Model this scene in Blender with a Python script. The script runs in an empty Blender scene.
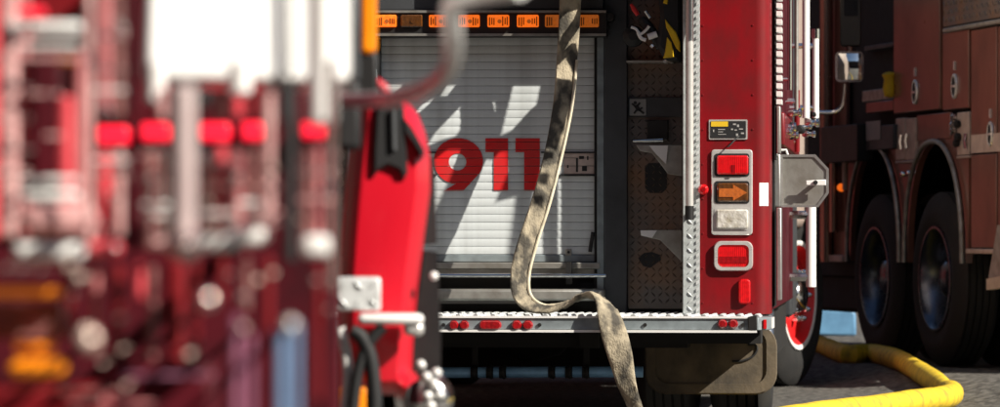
import bpy, bmesh, math, random
from mathutils import Vector, Matrix, geometry
random.seed(7)
R = math.radians
scene = bpy.context.scene
C = scene.collection

# ------------------------------------------------------------------ camera
FPX, HX, HY, CAMZ = 4000.0, 500.0, 240.0, 0.883      # focal length in photo pixels, horizon, eye height
cam = bpy.data.cameras.new('camera'); camo = bpy.data.objects.new('camera', cam); C.objects.link(camo)
cam.sensor_width = 36.0; cam.lens = 36.0 * FPX / 1000.0
cam.shift_y = (HY - 203.5) / 1000.0
cam.clip_start = 0.2; cam.clip_end = 2000
camo.location = (0, 0, CAMZ); camo.rotation_euler = (R(90), 0, 0)
cam.dof.use_dof = True; cam.dof.focus_distance = 16.6; cam.dof.aperture_fstop = 5.6
scene.camera = camo
# ------------------------------------------------------------------ sky and sun
SUN = Vector((1.0, -0.70, 0.85)).normalized()
world = bpy.data.worlds.new('World'); scene.world = world; world.use_nodes = True
wn = world.node_tree.nodes; wl = world.node_tree.links
bg = wn['Background']; sky = wn.new('ShaderNodeTexSky'); sky.sky_type = 'NISHITA'; sky.sun_disc = False
sky.sun_elevation = math.asin(SUN.z); sky.sun_rotation = math.atan2(SUN.x, SUN.y)
sky.air_density = 1.0; sky.dust_density = 0.6; sky.ozone_density = 1.0
wl.new(sky.outputs[0], bg.inputs[0]); bg.inputs[1].default_value = 0.05
sl = bpy.data.lights.new('sun', 'SUN'); so = bpy.data.objects.new('sun', sl); C.objects.link(so)
sl.energy = 5.0; sl.angle = R(0.53); sl.color = (1.0, 0.93, 0.82)
so.rotation_euler = (-SUN).to_track_quat('-Z', 'Y').to_euler(); so.location = (20, -14, 17)
scene.view_settings.view_transform = 'Standard'; scene.view_settings.look = 'None'
scene.view_settings.exposure = 0.6; scene.view_settings.gamma = 1.0
scene.render.engine = 'CYCLES'
scene.cycles.use_denoising = True
scene.cycles.max_bounces = 8; scene.cycles.sample_clamp_indirect = 6.0

# ------------------------------------------------------------------ materials
MATS = {}
def mat(name, col, rough=0.5, metal=0.0, col2=None, nscale=8.0, amount=0.5, bump=0.0, bscale=60.0, coat=0.0,
        emit=0.0, ecol=None, rvar=0.15, stretch=(1, 1, 1), spec=0.5, detail=6.0, lo=0.35, hi=0.7, wave=None):
    """procedural material: two colours mixed by noise, roughness variation, fine bump"""
    m = bpy.data.materials.new(name); m.use_nodes = True
    nt = m.node_tree; N = nt.nodes; L = nt.links
    p = N['Principled BSDF']
    p.inputs['Metallic'].default_value = metal
    p.inputs['Specular IOR Level'].default_value = spec
    if coat: p.inputs['Coat Weight'].default_value = coat; p.inputs['Coat Roughness'].default_value = 0.08
    tc = N.new('ShaderNodeTexCoord'); mp = N.new('ShaderNodeMapping'); mp.inputs['Scale'].default_value = stretch
    L.new(tc.outputs['Object'], mp.inputs[0])
    nz = N.new('ShaderNodeTexNoise'); nz.inputs['Scale'].default_value = nscale; nz.inputs['Detail'].default_value = detail
    L.new(mp.outputs[0], nz.inputs['Vector'])
    rp = N.new('ShaderNodeMapRange'); rp.inputs['From Min'].default_value = lo; rp.inputs['From Max'].default_value = hi
    rp.inputs['To Min'].default_value = 0.0; rp.inputs['To Max'].default_value = amount
    L.new(nz.outputs['Fac'], rp.inputs['Value'])
    mx = N.new('ShaderNodeMix'); mx.data_type = 'RGBA'
    mx.inputs[6].default_value = (*col, 1); mx.inputs[7].default_value = (*(col2 or [c * 0.6 for c in col]), 1)
    L.new(rp.outputs[0], mx.inputs[0]); L.new(mx.outputs[2], p.inputs['Base Color'])
    r2 = N.new('ShaderNodeMapRange'); r2.inputs['To Min'].default_value = max(0.03, rough - rvar * 0.5); r2.inputs['To Max'].default_value = min(1, rough + rvar)
    L.new(nz.outputs['Fac'], r2.inputs['Value']); L.new(r2.outputs[0], p.inputs['Roughness'])
    if wave:
        wv = N.new('ShaderNodeTexWave'); wv.wave_type = 'BANDS'; wv.bands_direction = wave[0]
        wv.inputs['Scale'].default_value = wave[1]; wv.inputs['Distortion'].default_value = 0.0
        L.new(tc.outputs['Object'], wv.inputs['Vector'])
        bp = N.new('ShaderNodeBump'); bp.inputs['Strength'].default_value = wave[2]; bp.inputs['Distance'].default_value = 0.004
        L.new(wv.outputs['Fac'], bp.inputs['Height']); L.new(bp.outputs[0], p.inputs['Normal'])
    elif bump:
        n2 = N.new('ShaderNodeTexNoise'); n2.inputs['Scale'].default_value = bscale; n2.inputs['Detail'].default_value = 3
        L.new(mp.outputs[0], n2.inputs['Vector'])
        bp = N.new('ShaderNodeBump'); bp.inputs['Strength'].default_value = bump; bp.inputs['Distance'].default_value = 0.01
        L.new(n2.outputs['Fac'], bp.inputs['Height']); L.new(bp.outputs[0], p.inputs['Normal'])
    if emit:
        p.inputs['Emission Color'].default_value = (*(ecol or col), 1); p.inputs['Emission Strength'].default_value = emit
    MATS[name] = m
    return m

mat('red_paint', (0.225, 0.004, 0.008), 0.36, 0, (0.12, 0.006, 0.007), 9, 0.85, coat=0.15, bump=0.05, bscale=10, spec=0.35, detail=12, stretch=(1.4, 1, 0.7))
mat('dark_red', (0.20, 0.006, 0.010), 0.35, 0, (0.10, 0.006, 0.008), 6, 0.6, coat=0.3)
mat('maroon', (0.205, 0.088, 0.062), 0.28, 0, (0.10, 0.048, 0.036), 3, 0.8, coat=0.3, bump=0.05, bscale=5, spec=0.45, stretch=(1, 1, 0.8), detail=4)
mat('aluminium', (0.72, 0.72, 0.70), 0.34, 0.9, (0.40, 0.39, 0.36), 20, 0.7, bump=0.05, bscale=90)
mat('dull_aluminium', (0.42, 0.41, 0.38), 0.45, 0.7, (0.22, 0.20, 0.17), 14, 0.8, bump=0.06, bscale=80)
mat('chrome', (0.86, 0.86, 0.85), 0.10, 1.0, (0.6, 0.58, 0.55), 12, 0.5, rvar=0.12)
mat('tread_plate', (0.78, 0.80, 0.80), 0.28, 0.25, (0.45, 0.46, 0.45), 25, 0.7)
mat('dark_tread', (0.17, 0.155, 0.145), 0.34, 0.5, (0.36, 0.18, 0.075), 3.2, 0.75, lo=0.46, hi=0.70)  # orange-brown noise stands for warm reflected light in the step well
mat('frame_grey', (0.060, 0.064, 0.070), 0.5, 0.1, (0.035, 0.037, 0.04), 7, 0.9, bump=0.08, bscale=120)
mat('edge_grey', (0.30, 0.35, 0.37), 0.45, 0.3, (0.15, 0.17, 0.18), 15, 0.8)
mat('slat_white', (0.68, 0.725, 0.735), 0.40, 0.0, (0.40, 0.42, 0.41), 5, 0.75, bump=0.06, bscale=7, stretch=(2.2, 1, 0.5), lo=0.42, hi=0.78)
mat('black_seal', (0.012, 0.012, 0.013), 0.6)
mat('rubber', (0.012, 0.012, 0.012), 0.8, 0, (0.026, 0.024, 0.022), 9, 0.6, bump=0.2, bscale=80)
mat('black_metal', (0.012, 0.012, 0.013), 0.5, 0.2, (0.02, 0.018, 0.016), 12, 0.8)
mat('chassis_black', (0.008, 0.008, 0.008), 0.8, 0, (0.014, 0.012, 0.010), 12, 0.8)
mat('digit_red', (0.74, 0.012, 0.016), 0.4, 0, (0.56, 0.03, 0.03), 14, 0.7)
mat('lens_red', (0.62, 0.008, 0.012), 0.14, 0, (0.34, 0.004, 0.006), 50, 0.8, coat=0.8, wave=('X', 40, 0.35), emit=0.10, ecol=(1, 0.01, 0.01))
mat('lens_red_dark', (0.40, 0.006, 0.010), 0.12, 0, (0.16, 0.003, 0.004), 60, 0.8, coat=0.9, wave=('X', 60, 0.4))
mat('lens_amber_lit', (0.85, 0.22, 0.02), 0.2, 0, (0.45, 0.07, 0.0), 90, 0.9, emit=0.55, ecol=(1.0, 0.16, 0.01), wave=('X', 60, 0.6))
mat('lens_amber', (0.38, 0.09, 0.012), 0.2, 0, (0.14, 0.04, 0.01), 90, 0.9, emit=0.16, ecol=(1, 0.22, 0.02), wave=('X', 60, 0.6))
mat('lens_brown', (0.13, 0.045, 0.008), 0.15, 0, (0.06, 0.02, 0.004), 50, 0.9, coat=0.8, wave=('X', 60, 0.5))
mat('lens_clear', (0.82, 0.80, 0.74), 0.10, 0.2, (0.38, 0.34, 0.24), 30, 0.9, coat=1.0, bump=0.5, bscale=45)
mat('bezel', (0.84, 0.83, 0.80), 0.22, 0.5, (0.55, 0.53, 0.50), 22, 0.6)
mat('canvas', (0.44, 0.375, 0.265), 0.9, 0, (0.055, 0.050, 0.042), 15, 0.95, bump=0.5, bscale=150, lo=0.40, hi=0.60, detail=10, stretch=(1, 1, 0.65))
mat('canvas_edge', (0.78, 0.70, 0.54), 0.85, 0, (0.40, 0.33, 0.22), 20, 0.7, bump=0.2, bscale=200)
mat('yellow_hose', (0.80, 0.56, 0.03), 0.55, 0, (0.26, 0.17, 0.04), 14, 0.8, bump=0.25, bscale=130, detail=12, lo=0.46, hi=0.76)
mat('blue_hose', (0.25, 0.50, 0.80), 0.6, 0, (0.14, 0.32, 0.56), 9, 0.8, bump=0.15, bscale=90)
mat('mudflap', (0.145, 0.112, 0.072), 0.75, 0, (0.035, 0.03, 0.024), 7, 1.0, bump=0.2, bscale=60, stretch=(1, 1, 0.9), lo=0.36, hi=0.70, detail=12)
mat('sticker_pink', (0.62, 0.50, 0.45), 0.6, 0, (0.42, 0.33, 0.30), 30, 0.8)
mat('sign_grey', (0.30, 0.30, 0.29), 0.5)
mat('white_paint', (0.80, 0.79, 0.77), 0.4, 0, (0.72, 0.71, 0.69), 8, 0.6)
mat('white_gloss', (0.88, 0.87, 0.85), 0.25, 0.0, (0.80, 0.79, 0.76), 8, 0.6, coat=0.4)
mat('yellow_strap', (0.80, 0.52, 0.01), 0.55, 0, (0.6, 0.36, 0.02), 14, 0.6)
mat('pink_streak', (0.60, 0.22, 0.22), 0.3, 0, (0.35, 0.10, 0.11), 16, 0.9, coat=0.5, stretch=(0.4, 1, 3))
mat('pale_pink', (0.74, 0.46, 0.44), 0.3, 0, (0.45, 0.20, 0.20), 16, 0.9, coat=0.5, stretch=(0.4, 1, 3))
mat('bright_red', (0.60, 0.008, 0.022), 0.26, 0, (0.50, 0.010, 0.025), 4, 0.5, coat=0.6)
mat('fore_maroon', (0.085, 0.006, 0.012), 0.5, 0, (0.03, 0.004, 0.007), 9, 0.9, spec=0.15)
mat('fore_brown', (0.33, 0.14, 0.13), 0.4, 0.1, (0.10, 0.04, 0.04), 22, 0.9, stretch=(0.5, 1, 2.5))
mat('marker_red', (0.85, 0.01, 0.03), 0.25, 0, emit=0.55, ecol=(1, 0.02, 0.05))
mat('amber_plastic', (0.90, 0.28, 0.01), 0.25, 0, (0.7, 0.16, 0.0), 12, 0.6, emit=0.12, ecol=(1, 0.25, 0.0))
mat('blue_jacket', (0.16, 0.28, 0.46), 0.6, 0, (0.07, 0.12, 0.22), 12, 0.6)
mat('purple_vinyl', (0.26, 0.08, 0.14), 0.6, 0, (0.2, 0.07, 0.13), 12, 0.6)
mat('tan_knob', (0.85, 0.68, 0.58), 0.30, 0.3, (0.5, 0.36, 0.30), 60, 0.9)
mat('stripe_tan', (0.52, 0.42, 0.36), 0.4, 0, (0.36, 0.27, 0.23), 14, 0.8)
mat('polished_brown', (0.50, 0.34, 0.27), 0.22, 0.9, (0.22, 0.14, 0.11), 6, 0.8, stretch=(1, 1, .3))
mat('bright_plate', (0.60, 0.64, 0.64), 0.32, 0.25, (0.36, 0.38, 0.37), 30, 0.8)
mat('blue_pipe', (0.30, 0.58, 0.90), 0.34, 0.2, (0.10, 0.24, 0.45), 12, 0.8)
mat('rim_steel', (0.16, 0.18, 0.22), 0.22, 0.9, (0.06, 0.065, 0.08), 10, 0.8)
mat('mirror_glass', (0.9, 0.92, 0.9), 0.03, 1.0, rvar=0.02)
mat('leaf_green', (0.10, 0.20, 0.04), 0.6, 0, (0.03, 0.07, 0.02), 9, 0.9)
mat('blue_tarp', (0.13, 0.30, 0.48), 0.5, 0, (0.06, 0.15, 0.27), 6, 0.8, bump=0.3, bscale=12)
mat('tarp', (0.05, 0.05, 0.055), 0.7, 0, (0.03, 0.03, 0.03), 6, 0.8)  # for the added sheets that shade door and hose
mat('brick_dark', (0.07, 0.045, 0.035), 0.85, 0, (0.03, 0.02, 0.018), 5, 0.9, bump=0.2, bscale=20)
mat('glass_dark', (0.02, 0.022, 0.025), 0.06, 0, coat=0.6)
m = mat('asphalt', (0.165, 0.155, 0.137), 0.9, 0, (0.025, 0.023, 0.021), 20, 1.0, bump=0.9, bscale=34, detail=10, lo=0.38, hi=0.62)

# ------------------------------------------------------------------ mesh helpers
class MB:
    """collects shapes and links them as ONE mesh object"""
    def __init__(s): s.v = []; s.f = []
    def add(s, vs, fs):
        o = len(s.v); s.v += [tuple(p) for p in vs]; s.f += [tuple(i + o for i in f) for f in fs]; return s
    def box(s, a, b):
        x0, y0, z0 = [min(p, q) for p, q in zip(a, b)]; x1, y1, z1 = [max(p, q) for p, q in zip(a, b)]
        return s.add([(x0,y0,z0),(x1,y0,z0),(x1,y1,z0),(x0,y1,z0),(x0,y0,z1),(x1,y0,z1),(x1,y1,z1),(x0,y1,z1)],
                     [(0,3,2,1),(4,5,6,7),(0,1,5,4),(1,2,6,5),(2,3,7,6),(3,0,4,7)])
    def prism(s, pts, y0, y1, axis='y', inset=0.0, depth=0.0):
        """polygon (a,b) in the plane square to axis, extruded y0..y1; the y0 face may be drawn in by inset over depth"""
        def P(a, b, y): return (a, y, b) if axis == 'y' else ((y, a, b) if axis == 'x' else (a, b, y))
        n = len(pts); area = sum(pts[i][0]*pts[(i+1) % n][1] - pts[(i+1) % n][0]*pts[i][1] for i in range(n))
        if area < 0: pts = pts[::-1]
        sg = 1 if y1 > y0 else -1
        rows = []
        if inset:
            cx = sum(p[0] for p in pts)/n; cy = sum(p[1] for p in pts)/n
            ins = []
            for i in range(n):
                a = Vector(pts[i-1]); b = Vector(pts[i]); c = Vector(pts[(i+1) % n])
                n1 = Vector((-(b-a).y, (b-a).x)); n2 = Vector((-(c-b).y, (c-b).x))
                if n1.length > 1e-9: n1.normalize()
                if n2.length > 1e-9: n2.normalize()
                d = (n1+n2); d = d.normalized() if d.length > 1e-6 else n1
                k = inset / max(0.35, d.dot(n1)); ins.append((b.x+d.x*k, b.y+d.y*k))
            rows.append([P(a, b, y0) for a, b in ins]); rows.append([P(a, b, y0 + sg*depth) for a, b in pts])
        else: rows.append([P(a, b, y0) for a, b in pts])
        rows.append([P(a, b, y1) for a, b in pts])
        vs = [q for r in rows for q in r]; fs = [tuple(range(n)), tuple(range((len(rows)-1)*n, len(rows)*n))[::-1]]
        for k in range(len(rows)-1):
            fs += [(k*n+i, (k+1)*n+i, (k+1)*n+(i+1) % n, k*n+(i+1) % n) for i in range(n)]
        return s.add(vs, fs)
    def ring(s, outer, inner, y0, y1, lip=0.0):
        n = len(outer); vs = []
        for pts, y in ((outer, y1), (outer, y0+lip), (outer if not lip else [(o[0]*.8+i[0]*.2, o[1]*.8+i[1]*.2) for o, i in zip(outer, inner)], y0), (inner, y0), (inner, y1)):
            vs += [(a, y, b) for a, b in pts]
        fs = []
        for k in range(5):
            k2 = (k+1) % 5
            fs += [(k*n+i, k*n+(i+1) % n, k2*n+(i+1) % n, k2*n+i) for i in range(n)]
        return s.add(vs, fs)
    def tube(s, pts, r, n=10, cap=True):
        pts = [Vector(p) for p in pts]; k = len(pts); rs = r if isinstance(r, (list, tuple)) else [r]*k
        vs = []; up = None
        for i, p in enumerate(pts):
            t = (pts[min(i+1, k-1)] - pts[max(i-1, 0)]).normalized()
            if up is None: up = Vector((0, 0, 1)) if abs(t.z) < 0.9 else Vector((1, 0, 0))
            a = t.cross(up).normalized(); b = a.cross(t).normalized(); up = b
            vs += [p + (a*math.cos(2*math.pi*j/n) + b*math.sin(2*math.pi*j/n))*rs[i] for j in range(n)]
        fs = [(i*n+j, i*n+(j+1) % n, (i+1)*n+(j+1) % n, (i+1)*n+j) for i in range(k-1) for j in range(n)]
        if cap: fs += [tuple(range(n))[::-1], tuple(range((k-1)*n, k*n))]
        return s.add(vs, fs)
    def lathe(s, prof, c=(0, 0, 0), axis='x', n=32, cap=True):
        """profile [(x along axis, radius)]"""
        vs = []
        for x, r in prof:
            for j in range(n):
                a = 2*math.pi*j/n; q = (r*math.cos(a), r*math.sin(a))
                p = (x, q[0], q[1]) if axis == 'x' else ((q[0], x, q[1]) if axis == 'y' else (q[0], q[1], x))
                vs.append((p[0]+c[0], p[1]+c[1], p[2]+c[2]))
        k = len(prof)
        fs = [(i*n+j, (i+1)*n+j, (i+1)*n+(j+1) % n, i*n+(j+1) % n) for i in range(k-1) for j in range(n)]
        if cap and prof[0][1] > 1e-5: fs.append(tuple(range(n)))
        if cap and prof[-1][1] > 1e-5: fs.append(tuple(range((k-1)*n, k*n))[::-1])
        return s.add(vs, fs)
    def bumps(s, o, ex, ey, en, w, h, pitch=0.026, size=0.42, hgt=0.0035):
        """raised lozenges of tread plate over a w x h patch"""
        o, ex, ey, en = Vector(o), Vector(ex), Vector(ey), Vector(en)
        nx, ny = max(1, int(w/pitch)), max(1, int(h/pitch)); px, py = w/nx, h/ny
        for i in range(nx):
            for j in range(ny):
                c = o + ex*(px*(i+.5)) + ey*(py*(j+.5)); sg = 1 if (i+j) % 2 else -1
                d = (ex + ey*sg).normalized()*pitch*size*1.25; q = (ex*(-sg) + ey).normalized()*pitch*size*0.36
                s.add([c-d, c-q, c+d, c+q, c-d*.45+en*hgt, c+d*.45+en*hgt], [(0,1,4),(1,2,5,4),(2,3,5),(3,0,4,5)])
        return s
    def mesh(s, name, m, smooth=40, fix=True):
        me = bpy.data.meshes.new(name); me.from_pydata(s.v, [], s.f)
        if fix:
            bm = bmesh.new(); bm.from_mesh(me); bmesh.ops.recalc_face_normals(bm, faces=bm.faces); bm.to_mesh(me); bm.free()
        me.materials.append(MATS[m] if isinstance(m, str) else m)
        if smooth:
            for p in me.polygons: p.use_smooth = True
            me.set_sharp_from_angle(angle=R(smooth))
        me.update(); return me
    def build(s, name, m, parent=None, bevel=0.0, smooth=40, fix=True, kind=None):
        o = bpy.data.objects.new(name, s.mesh(name, m, smooth, fix)); C.objects.link(o)
        if parent: o.parent = parent
        if bevel:
            b = o.modifiers.new('bevel', 'BEVEL'); b.width = bevel; b.segments = 2; b.limit_method = 'ANGLE'; b.angle_limit = R(40)
        if kind: o['kind'] = kind
        return o
def tag(o, label, cat, group=None, kind=None):
    o['label'] = label; o['category'] = cat
    if group: o['group'] = group
    if kind: o['kind'] = kind
    return o
def empty(name, loc, rz=0.0):
    o = bpy.data.objects.new(name, None); C.objects.link(o); o.location = loc; o.rotation_euler = (0, 0, rz); o.empty_display_size = .3; return o
def rrect(x0, x1, z0, z1, r=0.01, n=4):
    if x0 > x1: x0, x1 = x1, x0
    if z0 > z1: z0, z1 = z1, z0
    r = min(r, (x1-x0)/2.01, (z1-z0)/2.01); pts = []
    for cx, cz, a0 in ((x1-r, z1-r, 0), (x0+r, z1-r, 90), (x0+r, z0+r, 180), (x1-r, z0+r, 270)):
        for k in range(n+1):
            a = R(a0 + 90*k/n); pts.append((cx + r*math.cos(a), cz + r*math.sin(a)))
    return pts
def circ(cx, cz, r, n=20, rz=None):
    return [(cx + r*math.cos(2*math.pi*k/n), cz + (rz or r)*math.sin(2*math.pi*k/n)) for k in range(n)]
def spline(pts, m=6):
    """Catmull-Rom through tuples of any length"""
    out = []; n = len(pts)
    for i in range(n-1):
        p0, p1, p2, p3 = pts[max(i-1, 0)], pts[i], pts[i+1], pts[min(i+2, n-1)]
        for k in range(m):
            t = k/m
            out.append(tuple(0.5*((2*b) + (c-a)*t + (2*a-5*b+4*c-d)*t*t + (3*b-a-3*c+d)*t**3) for a, b, c, d in zip(p0, p1, p2, p3)))
    out.append(tuple(pts[-1])); return out

class Frame:
    """a vehicle's own frame: x right, y forward, z up; converts measured picture positions into it"""
    def __init__(s, loc, rz): s.loc = Vector(loc); s.rz = rz; s.M = Matrix.Translation(s.loc) @ Matrix.Rotation(rz, 4, 'Z'); s.I = s.M.inverted()
    def at(s, px, py, y=None, x=None):
        o = s.I @ Vector((0, 0, CAMZ)); d = s.I.to_3x3() @ Vector(((px-HX)/FPX, 1, -(py-HY)/FPX))
        t = (y - o.y)/d.y if y is not None else (x - o.x)/d.x
        return o + d*t
    def u(s, px, y): return s.at(px, 240, y=y).x
    def w(s, py, y, px=600): return s.at(px, py, y=y).z
    def local(s, v): return (s.I @ Vector(v))
    def ldir(s, v): return s.I.to_3x3() @ Vector(v)

# ------------------------------------------------------------------ frames of the three vehicles
PSI = R(5.6); HW = 1.20
rv = Vector((math.cos(PSI), -math.sin(PSI), 0))
corner = Vector((270/FPX*16.7, 16.7, 0))
E = Frame(corner - rv*HW, -PSI)                    # engine in the middle; y = 0 is its rear face
ALPHA = R(11.3)
T2LOC = Vector((2.706, 25.0, 0.09))
T = Frame(T2LOC, ALPHA)                            # dark truck on the right; x = 0 is its near side
F = Frame((-0.160 - 1.25, 4.0, 0), R(2.3))         # out-of-focus truck in front; y = 0 its rear face

# ------------------------------------------------------------------ ground
def smooth01(t): t = min(1, max(0, t)); return t*t*(3-2*t)
def ground_z(x, y):
    l = T.I @ Vector((x, y, 0)); d = -l.x            # distance out from the truck's side
    return 0.09*smooth01((0.95 - d)/0.7)
def axis_vals(lo, hi, a, b, fine, coarse):
    v = []; t = a
    while t < b: v.append(t); t += fine
    s = fine; t = b
    while t < hi: v.append(t); t += s; s *= coarse
    v.append(hi); s = fine; t = a
    lowv = []
    while t > lo: t -= s; s *= coarse; lowv.append(max(t, lo))
    return sorted(set(lowv + v))
xs = axis_vals(-300, 300, -1.5, 5.0, 0.12, 1.35); ys = axis_vals(-200, 700, 14, 36, 0.25, 1.35)
g = MB(); g.v = [(x, y, ground_z(x, y)) for y in ys for x in xs]; nx = len(xs)
g.f = [(j*nx+i, j*nx+i+1, (j+1)*nx+i+1, (j+1)*nx+i) for j in range(len(ys)-1) for i in range(nx-1)]
go = g.build('ground', 'asphalt', smooth=60, fix=False); go['kind'] = 'structure'; go['label'] = 'rough grey asphalt apron under the fire trucks'

# ================================================================== ENGINE (rear to the camera)
eng = empty('fire_engine', E.loc, E.rz)
tag(eng, 'red fire engine seen from behind with 911 on its white roller door', 'fire engine')
VD, VC = 0.30, 0.25                                  # door plane, column plane
u683, u700, u627, u597, u604 = E.u(683, 0), E.u(700, 0), E.u(627, VC), E.u(597, VC), E.u(604, VC)
uD0, uD1 = E.u(380, VD), E.u(596, VD)
wTB = E.w(316, -0.30)                                # top of the tailboard
uc = (uD0 + uD1)/2                                   # centre line of the opening
TOP = 2.55
def mir(u): return 2*uc - u
# carcass
b = MB(); b.box((u683, 0.02, wTB+.002), (HW-.03, 5.6, TOP)); b.build('right_body_carcass', 'dark_red', eng)
b = MB(); b.box((-HW+.03, 0.02, wTB+.002), (mir(u683), 5.6, TOP)); b.build('left_body_carcass', 'dark_red', eng)
b = MB(); b.box((mir(u683)+.001, 0.40, 0.42), (u683-.001, 5.6, 2.2)); b.build('center_carcass', 'chassis_black', eng)
# rear corner panels, rounded at the outer edge
def corner_panel(u0, u1, sgn, name):
    r = 0.060; prof = [(u0, 0.0)]
    for k in range(7):
        a = R(90*k/6); prof.append((u1 - sgn*r + sgn*r*math.sin(a), r - r*math.cos(a)))
    prof += [(u1, 0.30), (u1 - sgn*.02, 0.30), (u0, 0.018)]
    b = MB(); b.prism(prof, wTB+.003, TOP, axis='z'); return b.build(name, 'red_paint', eng, smooth=50)
for k in range(9):
    zz_ = wTB + .05 + k*.145
    for uu in (u700+.012, HW-.072):
        b = MB(); b.lathe([(0, .0045), (-.002, .004), (-.003, 0)], (uu, -.0005, zz_), 'y', 8); b.build('rivet', 'red_paint', eng)
rear_panel = corner_panel(u700, HW, 1, 'corner_panel')
corner_panel(mir(u700), -HW, -1, 'corner_panel')
# long side skin
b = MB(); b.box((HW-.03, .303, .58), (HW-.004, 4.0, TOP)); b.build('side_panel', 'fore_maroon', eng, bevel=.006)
b = MB(); b.box((HW-.002, .31, .60), (HW+.010, .60, TOP)); b.build('corner_guard', 'black_metal', eng)
b = MB(); b.box((HW-.03, 4.02, .58), (HW-.02, 5.6, TOP)); b.build('pump_panel', 'frame_grey', eng)
b = MB(); b.box((-HW+.004, .303, .58), (-HW+.03, 5.6, TOP)); b.build('side_panel', 'red_paint', eng, bevel=.006)
# tread-plate strips each side of the opening
for sg in (1, -1):
    a, c = (u683, u700) if sg > 0 else (mir(u700), mir(u683))
    b = MB(); b.box((a, -.004, wTB+.003), (c-.001, .019, TOP)); p = b.build('tread_strip', 'bright_plate', eng, bevel=.002)
    b = MB(); b.bumps((a+.004, -.004, wTB+.01), (1, 0, 0), (0, 0, 1), (0, -1, 0), c-a-.022, TOP-wTB-.03, pitch=.030, hgt=.006); b.build('tread_pattern', 'tread_plate', p, smooth=0, kind='stuff')
    b = MB(); z = wTB + .01                          # serrated outer edge of the strip
    while z < TOP-.03:
        b.prism([(c-.016, z), (c-.001, z+.010), (c-.001, z+.024), (c-.016, z+.014)], -.010, -.003); z += .0285
    b.build('serrated_edge', 'tread_plate', p, smooth=0, kind='stuff')
    b = MB(); ui = a if sg > 0 else c
    b.box((ui-.003, .02, wTB+.003), (ui+.003, .44, TOP)); b.build('jamb_plate', 'dull_aluminium', eng)
# grab rail on the right strip
ug = E.u(689.5, -.045)
b = MB(); b.tube([(ug, -.045, E.w(213, -.04)), (ug, -.045, 2.3)], .0165, 16); gr = b.build('grab_rail', 'bezel', eng)
b = MB(); b.tube([(ug, -.048, E.w(220, -.04)), (ug, -.048, E.w(206, -.04))], .019, 14); b.tube([(ug, -.045, E.w(214, -.04)), (ug, -.003, E.w(214, -.04))], .012, 10)
b.build('rail_end', 'black_metal', gr)
# columns between door and step wells
for sg in (1, -1):
    a, c, e = (u597, u604, u627) if sg > 0 else (mir(u597), mir(u604), mir(u627))
    b = MB(); b.box((c, VC, .50), (e, VC+.12, TOP)); col = b.build('door_column', 'frame_grey', eng, bevel=.004)
    b = MB(); b.box((a, VC+.004, .62), (c - sg*.001, VC+.12, 1.79)); b.build('door_guide', 'edge_grey', eng, bevel=.002)
    b = MB(); b.box((a - sg*.014, VC+.03, .66), (a - sg*.0005, VC+.12, 1.79)); b.build('door_seal', 'black_seal', eng)
# step wells
PL = 0.30
for sg in (1, -1):
    e, j = (u627, u683) if sg > 0 else (mir(u683), mir(u627))
    lo, hi = min(e, j)+.001, max(e, j)-.004
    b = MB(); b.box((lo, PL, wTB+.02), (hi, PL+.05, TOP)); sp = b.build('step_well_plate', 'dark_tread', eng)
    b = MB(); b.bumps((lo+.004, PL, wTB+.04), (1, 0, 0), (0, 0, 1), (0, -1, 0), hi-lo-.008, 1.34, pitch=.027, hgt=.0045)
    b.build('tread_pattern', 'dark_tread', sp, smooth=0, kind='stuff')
def EP(px, py, y): p = E.at(px, py, y=y); return (p.x, p.z)
def epoly(pts, y): return [EP(a, c, y) for a, c in pts]
# things fixed in the right step well
b = MB(); y = PL-.02; b.prism(epoly([(628,61.5),(674,61.5),(674,63.5),(628,63.5)], y), y-.10, y+.02); b.build('shelf_lip', 'dull_aluminium', eng)
b = MB(); b.prism(epoly([(628,97),(682,97),(682,117),(628,117)], y), y, y+.018); b.build('well_crossbar', 'frame_grey', eng, bevel=.003)
b = MB(); y = PL-.026; b.prism(rrect(*sum(((EP(629.5,115.5,y)[0], EP(646,115.5,y)[0], EP(629,115.5,y)[1], EP(629,99,y)[1]),), ()), r=.004), y, y+.005)
sign = b.build('warning_sign', 'sign_grey', eng)
b = MB()
def stroke(p, q, wd, y, bb):
    p, q = Vector(EP(*p, y)), Vector(EP(*q, y)); d = (q-p).normalized(); n_ = Vector((-d.y, d.x))*wd/2
    bb.prism([tuple(p-n_), tuple(q-n_), tuple(q+n_), tuple(p+n_)], y, y+.003)
ys_ = PL-.0295
b.prism(circ(*EP(635.2,102.6,ys_), .007, 12), ys_, ys_+.003)
for p, q, wd in (((632,103.5),(636,107),.008), ((640,102.5),(637,106.5),.008), ((635.5,105.5),(639,110),.016), ((638,109),(644,113.4),.009), ((639,110),(642.5,107.5),.007), ((636.5,110),(634,113.5),.008)): stroke(p, q, wd, ys_, b)
b.build('falling_figure', 'black_seal', sign)
b = MB(); y = PL-.04; b.prism(rrect(EP(647,0,y)[0], EP(668,0,y)[0], EP(0,141,y)[1], EP(0,122,y)[1], .006), y, y+.05); b.build('latch_box', 'black_metal', eng, bevel=.003)
b = MB(); p, q = E.at(633,141,y=PL-.05), E.at(663,140,y=PL-.05); b.tube([p, (p+q)/2, q], [.005, .008, .010], 10); b.build('latch_bar', 'chrome', eng)
def fold_step(pts, lit, hole, y0, nm):
    b = MB(); b.prism(epoly(pts, y0), y0, y0+.010); st = b.build(nm, 'dull_aluminium', eng, bevel=.002)
    b = MB(); b.prism(epoly(hole, PL-.003), PL-.003, PL+.006); b.build('grip_hole', 'black_seal', eng)
    b = MB(); b.prism(epoly(lit, y0-.02), y0-.02, y0-.012); b.build('sunlit_patch', 'white_paint', st)  # white piece paints a sunlit patch on the step
    return st
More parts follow.
